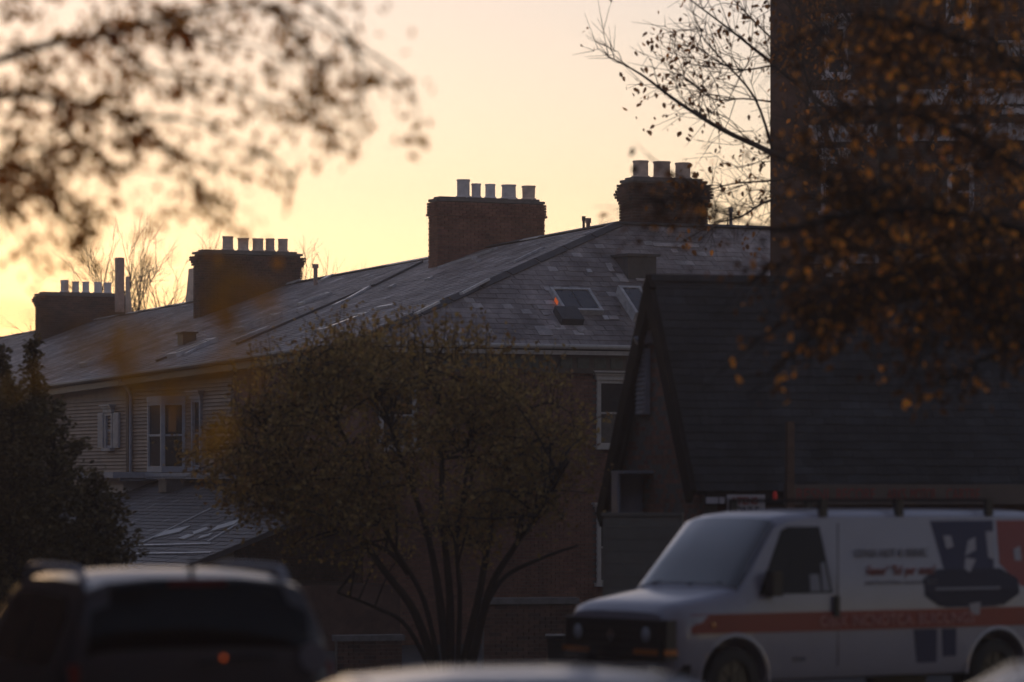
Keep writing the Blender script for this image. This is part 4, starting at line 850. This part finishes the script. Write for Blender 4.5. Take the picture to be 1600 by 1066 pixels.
for (u, v, k, sp) in ((30, 40, 40, 34), (110, 150, 24, 34), (85, 285, 30, 26), (120, 330, 18, 24), (325, 195, 20, 22), (320, 305, 20, 16), (200, 330, 10, 30), (270, 360, 8, 30), (60, 390, 8, 25), (400, 330, 7, 25), (470, 200, 9, 30), (560, 100, 6, 40), (600, 60, 5, 40), (200, 140, 24, 20), (5, 320, 16, 10), (235, 352, 5, 6), (530, 150, 10, 14), (505, 200, 7, 10), (130, 365, 12, 8), (440, 40, 26, 20), (70, 110, 30, 25), (180, 250, 20, 20), (420, 270, 5, 12), (620, 140, 3, 10), (645, 215, 2, 10), (640, 240, 1, 2), (585, 130, 2, 6), (160, 400, 4, 12), (430, 400, 3, 5), (365, 355, 4, 5), (455, 280, 3, 4), (480, 40, 12, 18), (250, 60, 14, 14), (40, 300, 34, 34), (20, 200, 24, 28), (150, 290, 16, 30), (240, 290, 16, 34), (380, 180, 16, 34), (520, 230, 6, 20), (545, 175, 8, 16), (20, 120, 24, 30), (100, 20, 24, 30), (135, 400, 8, 16), (60, 425, 6, 22), (25, 375, 10, 22), (250, 375, 7, 24), (430, 285, 6, 18), (380, 365, 4, 14), (600, 100, 5, 22), (640, 150, 4, 14), (610, 140, 3, 14), (650, 210, 2, 8)):
    for j in range(k): lp.append(at(random.gauss(u, sp), random.gauss(v, sp), NY + random.gauss(0, .5))); ld.append(rv(.6) + V((.1, 0, -.8)))
tm.obj('trunk', M['bark'], nr, smooth=60)
order = sorted(range(len(lp)), key=lambda i: 0 if (0 < proj(lp[i])[0] < 800 and 0 < proj(lp[i])[1] < 450) else 1); big = order[:300]; rest = order[300:]
szs = rng.uniform(.045, .095, len(lp))
lm = leaf_mesh([V((0, 0, 0))], [V((1, 0, 0))], [1.0], np.array([0.0])); lm.materials.append(M['leaf_near'])
random.shuffle(order)
for i in big:
    mw = Matrix.Translation(lp[i]) @ ld[i].to_track_quat('X', 'Z').to_matrix().to_4x4() @ Matrix.Rotation(random.uniform(0, 6.28), 4, 'X') @ Matrix.Scale(szs[i], 4); link('leaf', lm, nr, None, True, mw)
o = link('foliage', leaf_mesh([lp[i] for i in rest], [ld[i] for i in rest], szs[rest], rng.random(len(rest))), nr, M['leaf_near']); o['kind'] = 'stuff'
# yellow leaves on a thin shoot still nearer
random.seed(41); YY = 10.5; yb = V((-3.1, YY, 0)); yt = thing('sapling', yb, 'thin sapling shoot with blurred yellow leaves hanging close to the lens, left', 'tree'); tm = MB()
tm.tube(smooth_path([yb - UP * .05, yb + V((.2, 0, 1.4)), yb + V((.7, 0, 2.3)), at(-60, 500, YY), at(120, 520, YY), at(250, 480, YY), at(360, 440, YY)], 4), taper(25, .02, .003), 6)
tm.tube(smooth_path([at(-60, 500, YY), at(150, 580, YY), at(300, 600, YY), at(345, 680, YY)], 4), taper(13, .004, .002), 4)
tm.obj('trunk', M['bark'], yt, smooth=60)
lmy = leaf_mesh([V((0, 0, 0))], [V((1, 0, 0))], [1.0], np.array([0.0])); lmy.materials.append(M['leaf_yellow'])
for (u, v, k) in ((372, 430, 4), (345, 505, 6), (380, 540, 5), (400, 455, 3), (325, 430, 2), (150, 520, 3), (190, 545, 4), (230, 520, 3), (290, 585, 3), (335, 640, 1), (335, 580, 2), (420, 445, 2), (200, 520, 3), (215, 575, 3), (130, 540, 2), (265, 600, 3), (345, 690, 1), (170, 505, 2), (300, 500, 2), (250, 540, 1), (40, 580, 2), (60, 500, 1), (350, 470, 2)):
    for j in range(k):
        c0 = at(random.gauss(u, 9), random.gauss(v, 12), YY + random.gauss(0, .15)); dv = rv(.6) + V((0, 0, -.8))
        link('leaf', lmy, yt, None, True, Matrix.Translation(c0) @ dv.to_track_quat('X', 'Z').to_matrix().to_4x4() @ Matrix.Rotation(random.uniform(0, 6.28), 4, 'X') @ Matrix.Scale(random.uniform(.07, .1), 4))

# ------------------------------------------------------------------ vehicles
def loft(stations, name, m, parent, cuts=None, smooth=32):
    """stations: (x, z_bottom, w_sill, z_belt, w_belt, z_edge, w_edge, z_top). Half section mirrored to a closed ring"""
    b = MB(); rings = []
    for (x, zb, ws, zt, wb, ze, we, ztp) in stations:
        half = [(ws * .8, zb), (ws * .96, zb + .03), (ws, zb + .14), ((ws + wb) / 2 + .006, (zb + .14 + zt) / 2), (wb, zt), (wb + (we - wb) * .33, zt + (ze - zt) * .33), (wb + (we - wb) * .7, zt + (ze - zt) * .7), (we, ze), (we * .93, ze + (ztp - ze) * .55), (we * .75, ze + (ztp - ze) * .82), (we * .38, ztp - (ztp - ze) * .03)]
        ring = [(x, -y, z) for y, z in half] + [(x, y, z) for y, z in half[::-1]]; rings.append(ring)
    n = len(rings[0]); vs = [v for r_ in rings for v in r_]; fs = []
    for i in range(len(rings) - 1):
        for j in range(n): fs.append((i * n + j, i * n + (j + 1) % n, (i + 1) * n + (j + 1) % n, (i + 1) * n + j))
    fs.append(tuple(range(n))[::-1]); fs.append(tuple((len(rings) - 1) * n + j for j in range(n)))
    if True: fs = [f[::-1] for f in fs]
    b.add(vs, fs); o = b.obj(name, m, parent, world=False)
    if cuts:
        import bmesh
        bm = bmesh.new(); bm.from_mesh(o.data); bmesh.ops.recalc_face_normals(bm, faces=bm.faces); bm.to_mesh(o.data); bm.free()
        for (cx, cz, rr, y0, y1) in cuts:
            c = MB().tube([(cx, y0, cz), (cx, y1, cz)], rr, 28); co = c.obj('cut', m, parent, world=False); md = o.modifiers.new('b', 'BOOLEAN'); md.object = co; md.solver = 'EXACT'
            bpy.context.view_layer.update(); me = bpy.data.meshes.new_from_object(o.evaluated_get(bpy.context.evaluated_depsgraph_get())); o.modifiers.clear(); o.data = me; bpy.data.objects.remove(co)
    me = o.data; me.polygons.foreach_set('use_smooth', [True] * len(me.polygons)); me.set_sharp_from_angle(angle=R(smooth)); return o
def interp(st, x):
    st = sorted(st); 
    for a, b in zip(st, st[1:]):
        if a[0] <= x <= b[0]:
            t = (x - a[0]) / (b[0] - a[0] + 1e-9); return [a[k] + (b[k] - a[k]) * t for k in range(8)]
    return list(st[0] if x < st[0][0] else st[-1])
def side_y(st, x, z):
    _, zb, ws, zt, wb, ze, we, ztp = interp(st, x)
    if z <= zt: f = min(1, max(0, (z - zb - .14) / max(.01, zt - zb - .14))); return ws + (wb - ws) * f + .012 * (1 - abs(2 * f - 1))
    f = min(1, (z - zt) / max(.01, ze - zt)); return wb + (we - wb) * f
def side_panel(st, poly, sgn, name, m, parent, out=.006, sub=6):
    """panel laid on the flank, following its curve"""
    b = MB(); vs = []; k = len(poly)
    for i in range(k):
        (x0, z0), (x1, z1) = poly[i], poly[(i + 1) % k]
        for j in range(sub): t = j / sub; vs.append((x0 + (x1 - x0) * t, z0 + (z1 - z0) * t))
    pts = [(x, sgn * (side_y(st, x, z) + out), z) for x, z in vs]; cx = sum(p[0] for p in pts) / len(pts); cz = sum(p[2] for p in pts) / len(pts)
    pts.append((cx, sgn * (side_y(st, cx, cz) + out), cz)); c = len(pts) - 1; inn = [(x, y - sgn * .02, z) for x, y, z in pts]
    n = c; fs = [(i, (i + 1) % n, c) for i in range(n)] + [((i + 1) % n, i, i + c + 1, (i + 1) % n + c + 1) for i in range(n)]
    if sgn < 0: fs = [f[::-1] for f in fs]
    b.add(pts + inn, fs); return b.obj(name, m, parent, world=False)
def end_glass(st, xa, xb, fr, name, m, parent, out=.006):
    """windscreen or rear window following the roof surface between two stations"""
    st = sorted(st); xs2 = [xa] + [q[0] for q in st if min(xa, xb) < q[0] < max(xa, xb)][::1 if xb > xa else -1] + [xb]; ts = [-1, -.93, -.75, -.38, 0, .38, .75, .93, 1]; pr_ = {1: 0, .93: .55, .75: .82, .38: .97, 0: 1.0}; vs = []
    for x in xs2:
        _, zb, ws, zt, wb_, ze, we, ztp = interp(st, x)
        for t in ts: vs.append(V((x, we * t * fr, ze + (ztp - ze) * (pr_[abs(t)] if abs(t) < 1 else .18))))
    n = len(ts); fs = [(i * n + j, i * n + j + 1, (i + 1) * n + j + 1, (i + 1) * n + j) for i in range(len(xs2) - 1) for j in range(n - 1)]
    a, b_, c_ = vs[3], vs[5], vs[n + 3]; nn = (b_ - a).cross(c_ - a).normalized(); nn = nn if nn.z > 0 else -nn
    b = MB().add([v + nn * out for v in vs], fs); o = b.obj(name, m, parent, world=False, smooth=60); md = o.modifiers.new('t', 'SOLIDIFY'); md.thickness = .004; md.use_rim = False; return o
def wheel(parent, x, y, r, wd, sgn):
    b = MB(); prof = [(r * .62, -wd / 2), (r * .9, -wd / 2), (r, -wd / 2 + .03), (r, wd / 2 - .03), (r * .9, wd / 2), (r * .62, wd / 2)]; n = 28; vs = []
    for (q, yy) in prof: vs += [(x + q * math.cos(6.2832 * j / n), y + yy, r + q * math.sin(6.2832 * j / n)) for j in range(n)]
    fs = [(i * n + j, i * n + (j + 1) % n, (i + 1) * n + (j + 1) % n, (i + 1) * n + j) for i in range(5) for j in range(n)]; b.add(vs, fs)
    wh = b.obj('wheel', M['rubber'], parent, world=False, smooth=40)
    b = MB(); yy = y + sgn * wd * .32; b.tube([(x, yy - .03, r), (x, yy, r)], r * .63, 24); b.tube([(x, yy, r), (x, yy + sgn * .03, r)], [r * .2, r * .16], 12)
    for k in range(8): a = k * math.pi / 4; b.obox((x + math.cos(a) * r * .4, yy + sgn * .006, r + math.sin(a) * r * .4), (math.cos(a) * r * .18, 0, math.sin(a) * r * .18), (0, .012, 0), (-math.sin(a) * .022, 0, math.cos(a) * .022))
    b.obj('rim', M['rim'], wh, world=False, smooth=30)

# --- white van: local +x forward, origin on the ground below the front axle
VPH = R(36); va = at(1062, 760, 43.3)
vn = thing('van', (va.x, va.y, gz(va.y) - .16), 'white works van with red side stripe, blue graphics and roof bars', 'van', rz=math.pi + VPH)
vn.scale = (1, 1, 1.07)
L = lambda xr: .92 - xr         # xr: metres behind the bumper
VS = [(L(.03), .5, .80, .95, .84, 1.04, .80, 1.10), (L(.10), .42, .88, 1.0, .90, 1.10, .86, 1.17), (L(.28), .38, .94, 1.03, .95, 1.14, .90, 1.22), (L(.6), .36, .97, 1.07, .975, 1.19, .92, 1.275), (L(.98), .35, .985, 1.12, .985, 1.25, .93, 1.33), (L(1.22), .35, .99, 1.16, .99, 1.47, .9, 1.56), (L(1.62), .35, .995, 1.22, .995, 1.86, .83, 1.945), (L(1.8), .35, 1.0, 1.24, 1.0, 1.92, .82, 1.995), (L(2.1), .35, 1.0, 1.26, 1.0, 1.95, .82, 2.025), (L(2.5), .35, 1.0, 1.27, 1.0, 1.96, .82, 2.035), (L(4.2), .35, 1.0, 1.27, 1.0, 1.96, .82, 2.035), (L(5.5), .36, 1.0, 1.27, 1.0, 1.95, .81, 2.025), (L(6.02), .4, .97, 1.27, .97, 1.92, .78, 1.98), (L(6.08), .46, .93, 1.25, .93, 1.86, .74, 1.92)]
hi = lambda z: z if z < 1.3 else 1.3 + (z - 1.3) * 1.16
VS = [q[:5] + (hi(q[5]), q[6], hi(q[7])) for q in VS[::-1]]
body = loft(VS, 'body', M['vanpaint'], vn, cuts=[(0, .37, .46, .72, 1.2), (0, .37, .46, -1.2, -.72), (-3.94, .37, .46, .72, 1.2), (-3.94, .37, .46, -1.2, -.72)])
for x in (0, -3.94):
    for sg in (1, -1):
        wheel(vn, x, sg * .86, .365, .24, sg)
        t = MB(); k = 16; pa = [(x + .47 * math.cos(math.pi * j / k), .37 + .47 * math.sin(math.pi * j / k)) for j in range(k + 1)]
        t.add([(a, sg * (side_y(VS, a, c) + .012), c) for a, c in pa] + [(x + (a - x) * 1.09, sg * (side_y(VS, a, c) + .004), .37 + (c - .37) * 1.09) for a, c in pa], [(j, j + 1, k + 2 + j, k + 1 + j) if sg < 0 else (j + 1, j, k + 1 + j, k + 2 + j) for j in range(k)]); t.obj('wheel_arch', M['vanpaint'], vn, world=False, smooth=60)
        t = MB(); t.tube([(x, sg * .70, .37), (x, sg * .715, .37)], .455, 24); t.obj('wheel_well', M['blackplastic'], vn, world=False)
# nose: grille, lamps, bumper
t = MB(); t.box(L(.02), L(-.035), -.86, .86, .60, 1.02); t.obox((L(.16), .88, .82), (.17, .022, 0), (-.01, .03, 0), (0, 0, .2)); t.obox((L(.16), -.88, .82), (.17, -.022, 0), (-.01, -.03, 0), (0, 0, .2)); gr = t.obj('grille', M['blackplastic'], vn, world=False)
for k in range(4): t = MB(); t.box(L(-.045), L(-.03), -.5, .5, .66 + k * .085, .675 + k * .085); t.obj('grille_bar', M['cardark'], gr, world=False)
t = MB(); t.lathe((0, 0, 0), [(.001, 0), (.07, .004), (.07, .012), (.001, .016)], 4); o = t.obj('badge', M['chrome'], gr, world=False); o.matrix_basis = Matrix.Translation((L(-.05), 0, .85)) @ Matrix.Rotation(R(90), 4, 'Y')
for sg in (1, -1):
    t = MB(); t.box(L(-.04), L(-.05), sg * .60 - .13, sg * .60 + .13, .79, .95); hl = t.obj('headlight', M['blackplastic'], vn, world=False)
    t = MB(); t.lathe((0, 0, 0), [(.001, 0.02), (.05, .016), (.075, .004), (.08, 0), (.001, -.001)], 16); o = t.obj('lens', M['lens'], hl, world=False, smooth=50); o.matrix_basis = Matrix.Translation((L(-.052), sg * .62, .87)) @ Matrix.Rotation(R(90), 4, 'Y')
    t = MB(); t.box(L(-.038), L(-.052), sg * .62 - .22, sg * .62 + .2, .66, .72); t.obox((L(.13), sg * .905, .69), (.16, sg * -.02 * -1, 0), (0, .012, 0), (0, 0, .03)); t.obj('indicator', M['amber'], vn, world=False)
t = MB(); pr = [(-.86, L(.14)), (-.7, L(-.09)), (0, L(-.13)), (.7, L(-.09)), (.86, L(.14))]
t.prism([(x, y, .36) for y, x in pr] + [(L(.3), .98, .36), (L(.3), -.98, .36)], (0, 0, .2)); t.obj('bumper', M['blackplastic'], vn, world=False)
# glass
end_glass(VS, L(1.66), L(1.01), .97, 'windscreen', M['carglass'], vn)
for sg in (1, -1):
    dw = side_panel(VS, [(L(1.28), 1.27), (L(1.70), 1.93), (L(1.80), 1.97), (L(2.26), 1.97), (L(2.33), 1.27)], sg, 'door_window', M['privacy'], vn, .008)
    t = MB(); 
    for (xa, za, xb, zb) in ((L(2.4), .5, L(2.4), 2.0), (L(1.12), .62, L(1.12), 1.2)): t.obox(((xa + xb) / 2, sg * (side_y(VS, xa, 1.2) + .001), (za + zb) / 2), (.006, 0, 0), (0, .003, 0), (0, 0, (zb - za) / 2))
    t.obj('door_seam', M['blackplastic'], vn, world=False)
    t = MB(); t.obox((L(2.36), sg * 1.03, 1.13), (.035, 0, 0), (0, .022, 0), (0, 0, .11)); t.obj('door_handle', M['blackplastic'], vn, world=False)
    t = MB(); t.obox((L(1.42), sg * 1.06, 1.38), (.07, 0, 0), (0, .07, 0), (0, 0, .13)); t.obox((L(1.4), sg * 1.0, 1.3), (.03, 0, 0), (0, .03, 0), (0, 0, .03)); t.obj('door_mirror', M['blackplastic'], vn, world=False)
t = MB(); 
for y0, y1 in ((-.6, -.05), (.05, .62)): t.tube([(L(1.0), y0, 1.36), (L(1.06), (y0 + y1) / 2, 1.405), (L(1.03), y1, 1.385)], .012, 5)
t.obj('wiper', M['blackplastic'], vn, world=False)
# cab interior seen through the glass
t = MB(); t.box(L(2.45), L(2.42), -.8, .8, .5, 1.9); t.obj('bulkhead', M['seat'], vn, world=False)
# red stripe, lettering and graphics on the flank
xs_ = [L(.32) - k * (L(.32) - L(6.0)) / 40 for k in range(41)]
for sg in (1, -1):
    b = MB(); b.add([(x, sg * (side_y(VS, x, z) + .004), z) for z in (.875, 1.075) for x in xs_], [(k, k + 1, k + 42, k + 41) if sg > 0 else (k + 1, k, k + 41, k + 42) for k in range(40) if not (abs((xs_[k] + xs_[k + 1]) / 2) < .31 and False)]); b.obj('stripe', M['redstripe'], vn, world=False, smooth=40)
YS = lambda x, z, o=.006: V((x, side_y(VS, x, z) + o, z))
def vt(s_, sz, xr, z, wd, m, sh=0.0, bd=0.0):
    """signwriting on the flank, one object for each word"""
    wl = [max(v.co.x for v in text_mesh(w_, sz, .004, sh, bd).vertices) for w_ in s_.split()]; gp_ = sz * .35; k = wd / (sum(wl) + gp_ * (len(wl) - 1)); x = xr
    for w_, l in zip(s_.split(), wl):
        put_text(w_, sz, V((L(x), side_y(VS, L(xr + wd / 2), z) + .012, z)), V((-1, 0, 0)), V((0, 0, 1)), vn, M[m], world=False, shear=sh, width=l * k, bold=bd); x += (l + gp_) * k
vt('OBIX INCNOTCA. BUIOLINGS', .165, 2.12, .918, 2.35, 'pinkvinyl', 0, .002); vt('COVIA  HOT & SERVIC', .125, 2.72, 1.64, 1.12, 'greyvinyl', 0, .002)
vt("Famor'  \"Ed per nose!", .14, 2.86, 1.45, 1.05, 'signred', .25, .002); vt('and food fries nearest farm', .07, 2.82, 1.35, 1.1, 'greyvinyl')
vt('3500', .08, 1.72, .56, .2, 'greyvinyl')
dc = lambda poly, m, o_=.004: side_panel(VS, [(L(a), z) for a, z in poly], 1, 'decal', M[m], vn, o_, 4)
dc([(3.95, 2.02), (4.95, 2.02), (4.85, 1.5), (4.85, 1.085), (4.02, 1.085), (4.06, 1.5)], 'navy', .003)
dc([(3.72, 1.40), (3.95, 1.50), (4.95, 1.50), (5.2, 1.38), (5.2, 1.22), (4.95, 1.1), (3.95, 1.1), (3.72, 1.22)], 'navydark', .007)
dc([(5.0, 2.02), (5.9, 2.02), (5.9, 1.25), (5.25, 1.3), (4.95, 1.55)], 'redstripe', .0035)
for poly in ([(4.12, 1.86), (4.24, 1.86), (4.26, 1.74), (4.14, 1.72)], [(4.5, 1.8), (4.62, 1.84), (4.6, 1.7), (4.42, 1.64)], [(4.42, 1.62), (4.58, 1.6), (4.46, 1.46), (4.38, 1.5)], [(4.8, 1.9), (4.92, 1.9), (4.86, 1.6), (4.78, 1.62)], [(5.2, 1.7), (5.32, 1.74), (5.3, 1.58), (5.2, 1.58)], [(4.4, 1.12), (4.58, 1.14), (4.56, 1.0), (4.42, 1.0)]): dc(poly, 'pale', .009)
dc([(3.88, 1.30), (4.9, 1.30), (4.9, 1.275), (3.88, 1.275)], 'greyvinyl', .011)
dc([(3.55, .86), (3.9, .86), (3.9, .5), (3.6, .5)], 'navy'); dc([(3.98, .86), (4.2, .86), (4.2, .56), (4.0, .56)], 'navy')
# roof bars
for xr in (2.35, 3.5, 4.9):
    t = MB(); t.obox((L(xr), 0, 2.24), (.025, 0, 0), (0, .84, 0), (0, 0, .018))
    for sg in (1, -1): t.obox((L(xr), sg * .8, 2.16), (.05, 0, 0), (0, .03, 0), (0, 0, .09))
    t.obj('roof_bar', M['blackplastic'], vn, world=False)
t = MB(); t.lathe((0, 0, 0), [(.001, .012), (.03, .01), (.035, 0)], 12); o = t.obj('side_marker', M['amber'], vn, world=False); o.matrix_basis = Matrix.Translation((L(.62), side_y(VS, L(.62), .95), .96)) @ Matrix.Rotation(R(-90), 4, 'X')
for poly in ([(2.0, 1.29), (2.15, 1.29), (2.15, 1.47), (2.02, 1.47)], [(2.18, 1.29), (2.29, 1.29), (2.26, 1.6), (2.2, 1.58)]): side_panel(VS, [(L(a), z) for a, z in poly], 1, 'paper_notice', M['greyvinyl'], vn, .012, 3)  # paper bags inside the cab, drawn as pale panels on the opaque glass

# --- cars
def car(name, loc, rz, lb, st, m, opt):
    c = thing(name, loc, lb, 'car', rz=rz); st = st[::-1]; loft(st, 'body', m, c); 
    for x in opt['axles']:
        for sg in (1, -1): wheel(c, x, sg * (opt['hw'] - .1), .32, .2, sg); t = MB(); t.tube([(x, sg * (opt['hw'] - .012), .34), (x, sg * (opt['hw'] + .012), .34)], .4, 24); t.obj('wheel_arch', M['blackplastic'], c, world=False)
    for poly in opt['sides']:
        for sg in (1, -1): side_panel(st, poly, sg, 'side_window', opt['glass'], c, .006)
    for nm, rows in opt['ends']: end_glass(st, rows[0][0], rows[-1][0], .95, nm, opt['glass'], c)
    return c, st
# dark people carrier seen from behind, local +x forward
ml = at(318, 760, 25.6)
MS = [(4.55, .45, .70, .72, .74, .82, .68, .90), (4.4, .3, .84, .80, .86, .92, .78, 1.0), (3.7, .25, .92, .92, .93, 1.03, .84, 1.10), (3.35, .24, .94, .98, .95, 1.12, .82, 1.2), (2.6, .24, .95, 1.02, .955, 1.50, .74, 1.64), (2.2, .24, .95, 1.03, .955, 1.56, .75, 1.71), (1.2, .24, .95, 1.05, .955, 1.57, .78, 1.745), (.45, .25, .95, 1.06, .95, 1.55, .79, 1.73), (.22, .28, .94, 1.07, .94, 1.50, .80, 1.69), (.1, .32, .92, 1.07, .915, 1.34, .84, 1.55), (.02, .36, .90, 1.05, .89, 1.14, .83, 1.2), (-.04, .4, .86, .8, .86, .9, .82, .98)]
mv, ms = car('people_carrier', (ml.x, ml.y, 0), R(90 + 20), 'dark people carrier seen from behind with roof rails and tinted rear window', MS, M['cardark'], dict(axles=(.85, 3.75), hw=.94, glass=M['privacy'], sides=[[(.55, 1.10), (.42, 1.42), (.55, 1.55), (1.35, 1.57), (1.35, 1.08)], [(1.42, 1.08), (1.42, 1.57), (2.15, 1.56), (2.35, 1.5), (2.5, 1.07)]], ends=[('rear_window', [(.2, 1.60, .70), (.025, 1.13, .83)]), ('windscreen', [(2.62, 1.58, .66), (3.0, 1.38, .76), (3.3, 1.2, .8)])]))
for sg in (1, -1):
    t = MB(); t.tube(smooth_path([(.42, sg * .70, 1.62), (.55, sg * .705, 1.715), (.8, sg * .705, 1.735), (1.9, sg * .70, 1.735), (2.15, sg * .69, 1.70), (2.25, sg * .68, 1.62)], 3), .028, 8); t.obj('roof_rail', M['trimgrey'], mv, world=False, smooth=50)
    t = MB(); t.prism([(-.03, sg * .66, .8), (-.045, sg * .9, .8), (.03, sg * .91, 1.12), (.02, sg * .84, 1.12)], (.08, 0, 0)); t.obj('tail_light', M['redlens'], mv, world=False)
t = MB(); t.obox((.19, 0, 1.655), (.03, 0, 0), (0, .2, 0), (0, 0, .02)); t.obj('brake_light', M['redlens'], mv, world=False)
t = MB(); t.tube([(.5, -.05, 1.735), (.42, -.05, 1.80)], .02, 6); t.obj('aerial', M['blackplastic'], mv, world=False)
t = MB(); t.tube([(-.03, .05, 1.12), (-.02, -.3, 1.17), (-.02, -.5, 1.165)], .012, 5); t.obj('wiper', M['blackplastic'], mv, world=False)
t = MB(); t.lathe((0, 0, 0), [(.001, .004), (.1, .003), (.105, 0)], 20); o = t.obj('sticker', mat('faded_sticker', (.14, .13, .15), .6), mv, world=False); o.matrix_basis = Matrix.Translation((-.02, -.76, 1.15)) @ Matrix.Rotation(R(-80), 4, 'Y')
t = MB(); t.lathe((0, 0, 0), [(.001, .01), (.013, .007), (.017, 0)], 14); o = t.obj('lamp', M['orangelamp'], mv, world=False); o.matrix_basis = Matrix.Translation((-.03, -.13, 1.155)) @ Matrix.Rotation(R(-85), 4, 'Y')  # orange light reflection, put in as a small glowing button
t = MB(); t.box(-.07, -.03, -.3, .3, .84, .95); t.obj('number_plate_recess', M['blackplastic'], mv, world=False)
t = MB(); t.obox((.0, .1, .5), (.1, 0, 0), (0, .94, 0), (0, 0, .12)); t.obj('bumper', M['cardark'], mv, world=False)
# white saloon close to the lens, only its roof in the picture; local +x forward to the left
SS = [(2.2, .4, .62, .58, .66, .64, .6, .70), (2.05, .26, .78, .66, .80, .72, .72, .78), (1.2, .2, .86, .82, .87, .88, .78, .96), (.95, .2, .87, .86, .88, .93, .78, 1.0), (.25, .2, .88, .9, .88, 1.32, .58, 1.40), (-.1, .2, .88, .91, .88, 1.37, .57, 1.445), (-.6, .2, .88, .92, .88, 1.375, .57, 1.45), (-1.0, .2, .88, .93, .88, 1.34, .57, 1.42), (-1.6, .2, .87, .94, .87, 1.02, .7, 1.1), (-1.75, .22, .86, .94, .86, 1.0, .7, 1.06), (-2.25, .3, .8, .92, .8, .96, .7, 1.02), (-2.33, .4, .72, .8, .72, .86, .64, .92)]
SS2 = SS; SS = [(q[0] * 1.22,) + q[1:5] + (q[5] - .02, q[6] + .02, q[7] - .03) for q in SS]
sl_ = at(800, 760, 18.6)
sa, sst = car('saloon_car', (sl_.x - .46, sl_.y, 0), R(180 + 12), 'white saloon car whose roof alone rises at the bottom edge', SS, M['carwhite'], dict(axles=(1.35, -1.35), hw=.87, glass=M['privacy'], sides=[[(.85, .96), (.2, 1.3), (-.3, 1.33), (-.3, .95)], [(-.36, .95), (-.36, 1.33), (-.95, 1.31), (-1.35, .98)]], ends=[('windscreen', [(.3, 1.37, .55), (.6, 1.2, .65), (.9, 1.02, .74)]), ('rear_window', [(-1.05, 1.39, .55), (-1.3, 1.26, .6), (-1.55, 1.12, .66)])]))
t = MB(); t.prism([(-.72, -.012, 1.45), (-.9, -.012, 1.43), (-.88, -.012, 1.5), (-.82, -.012, 1.5)], (0, .024, 0)); t.obj('aerial', M['blackplastic'], sa, world=False)
# black hatchback in the lower right corner
bl = at(1600, 760, 22.0)
bc, bst = car('hatchback', (bl.x + .35, bl.y, 0), R(180 + 8), 'black hatchback, only its roof edge showing in the lower right corner', [(s[0], s[1], s[2], s[3] * .97, s[4], s[5] * .945, s[6], s[7] * .94) for s in SS2], M['carblack'], dict(axles=(1.35, -1.35), hw=.87, glass=M['privacy'], sides=[[(.85, .94), (.2, 1.22), (-.3, 1.25), (-.3, .93)]], ends=[('windscreen', [(.3, 1.29, .55), (.6, 1.13, .65), (.9, .97, .74)])]))
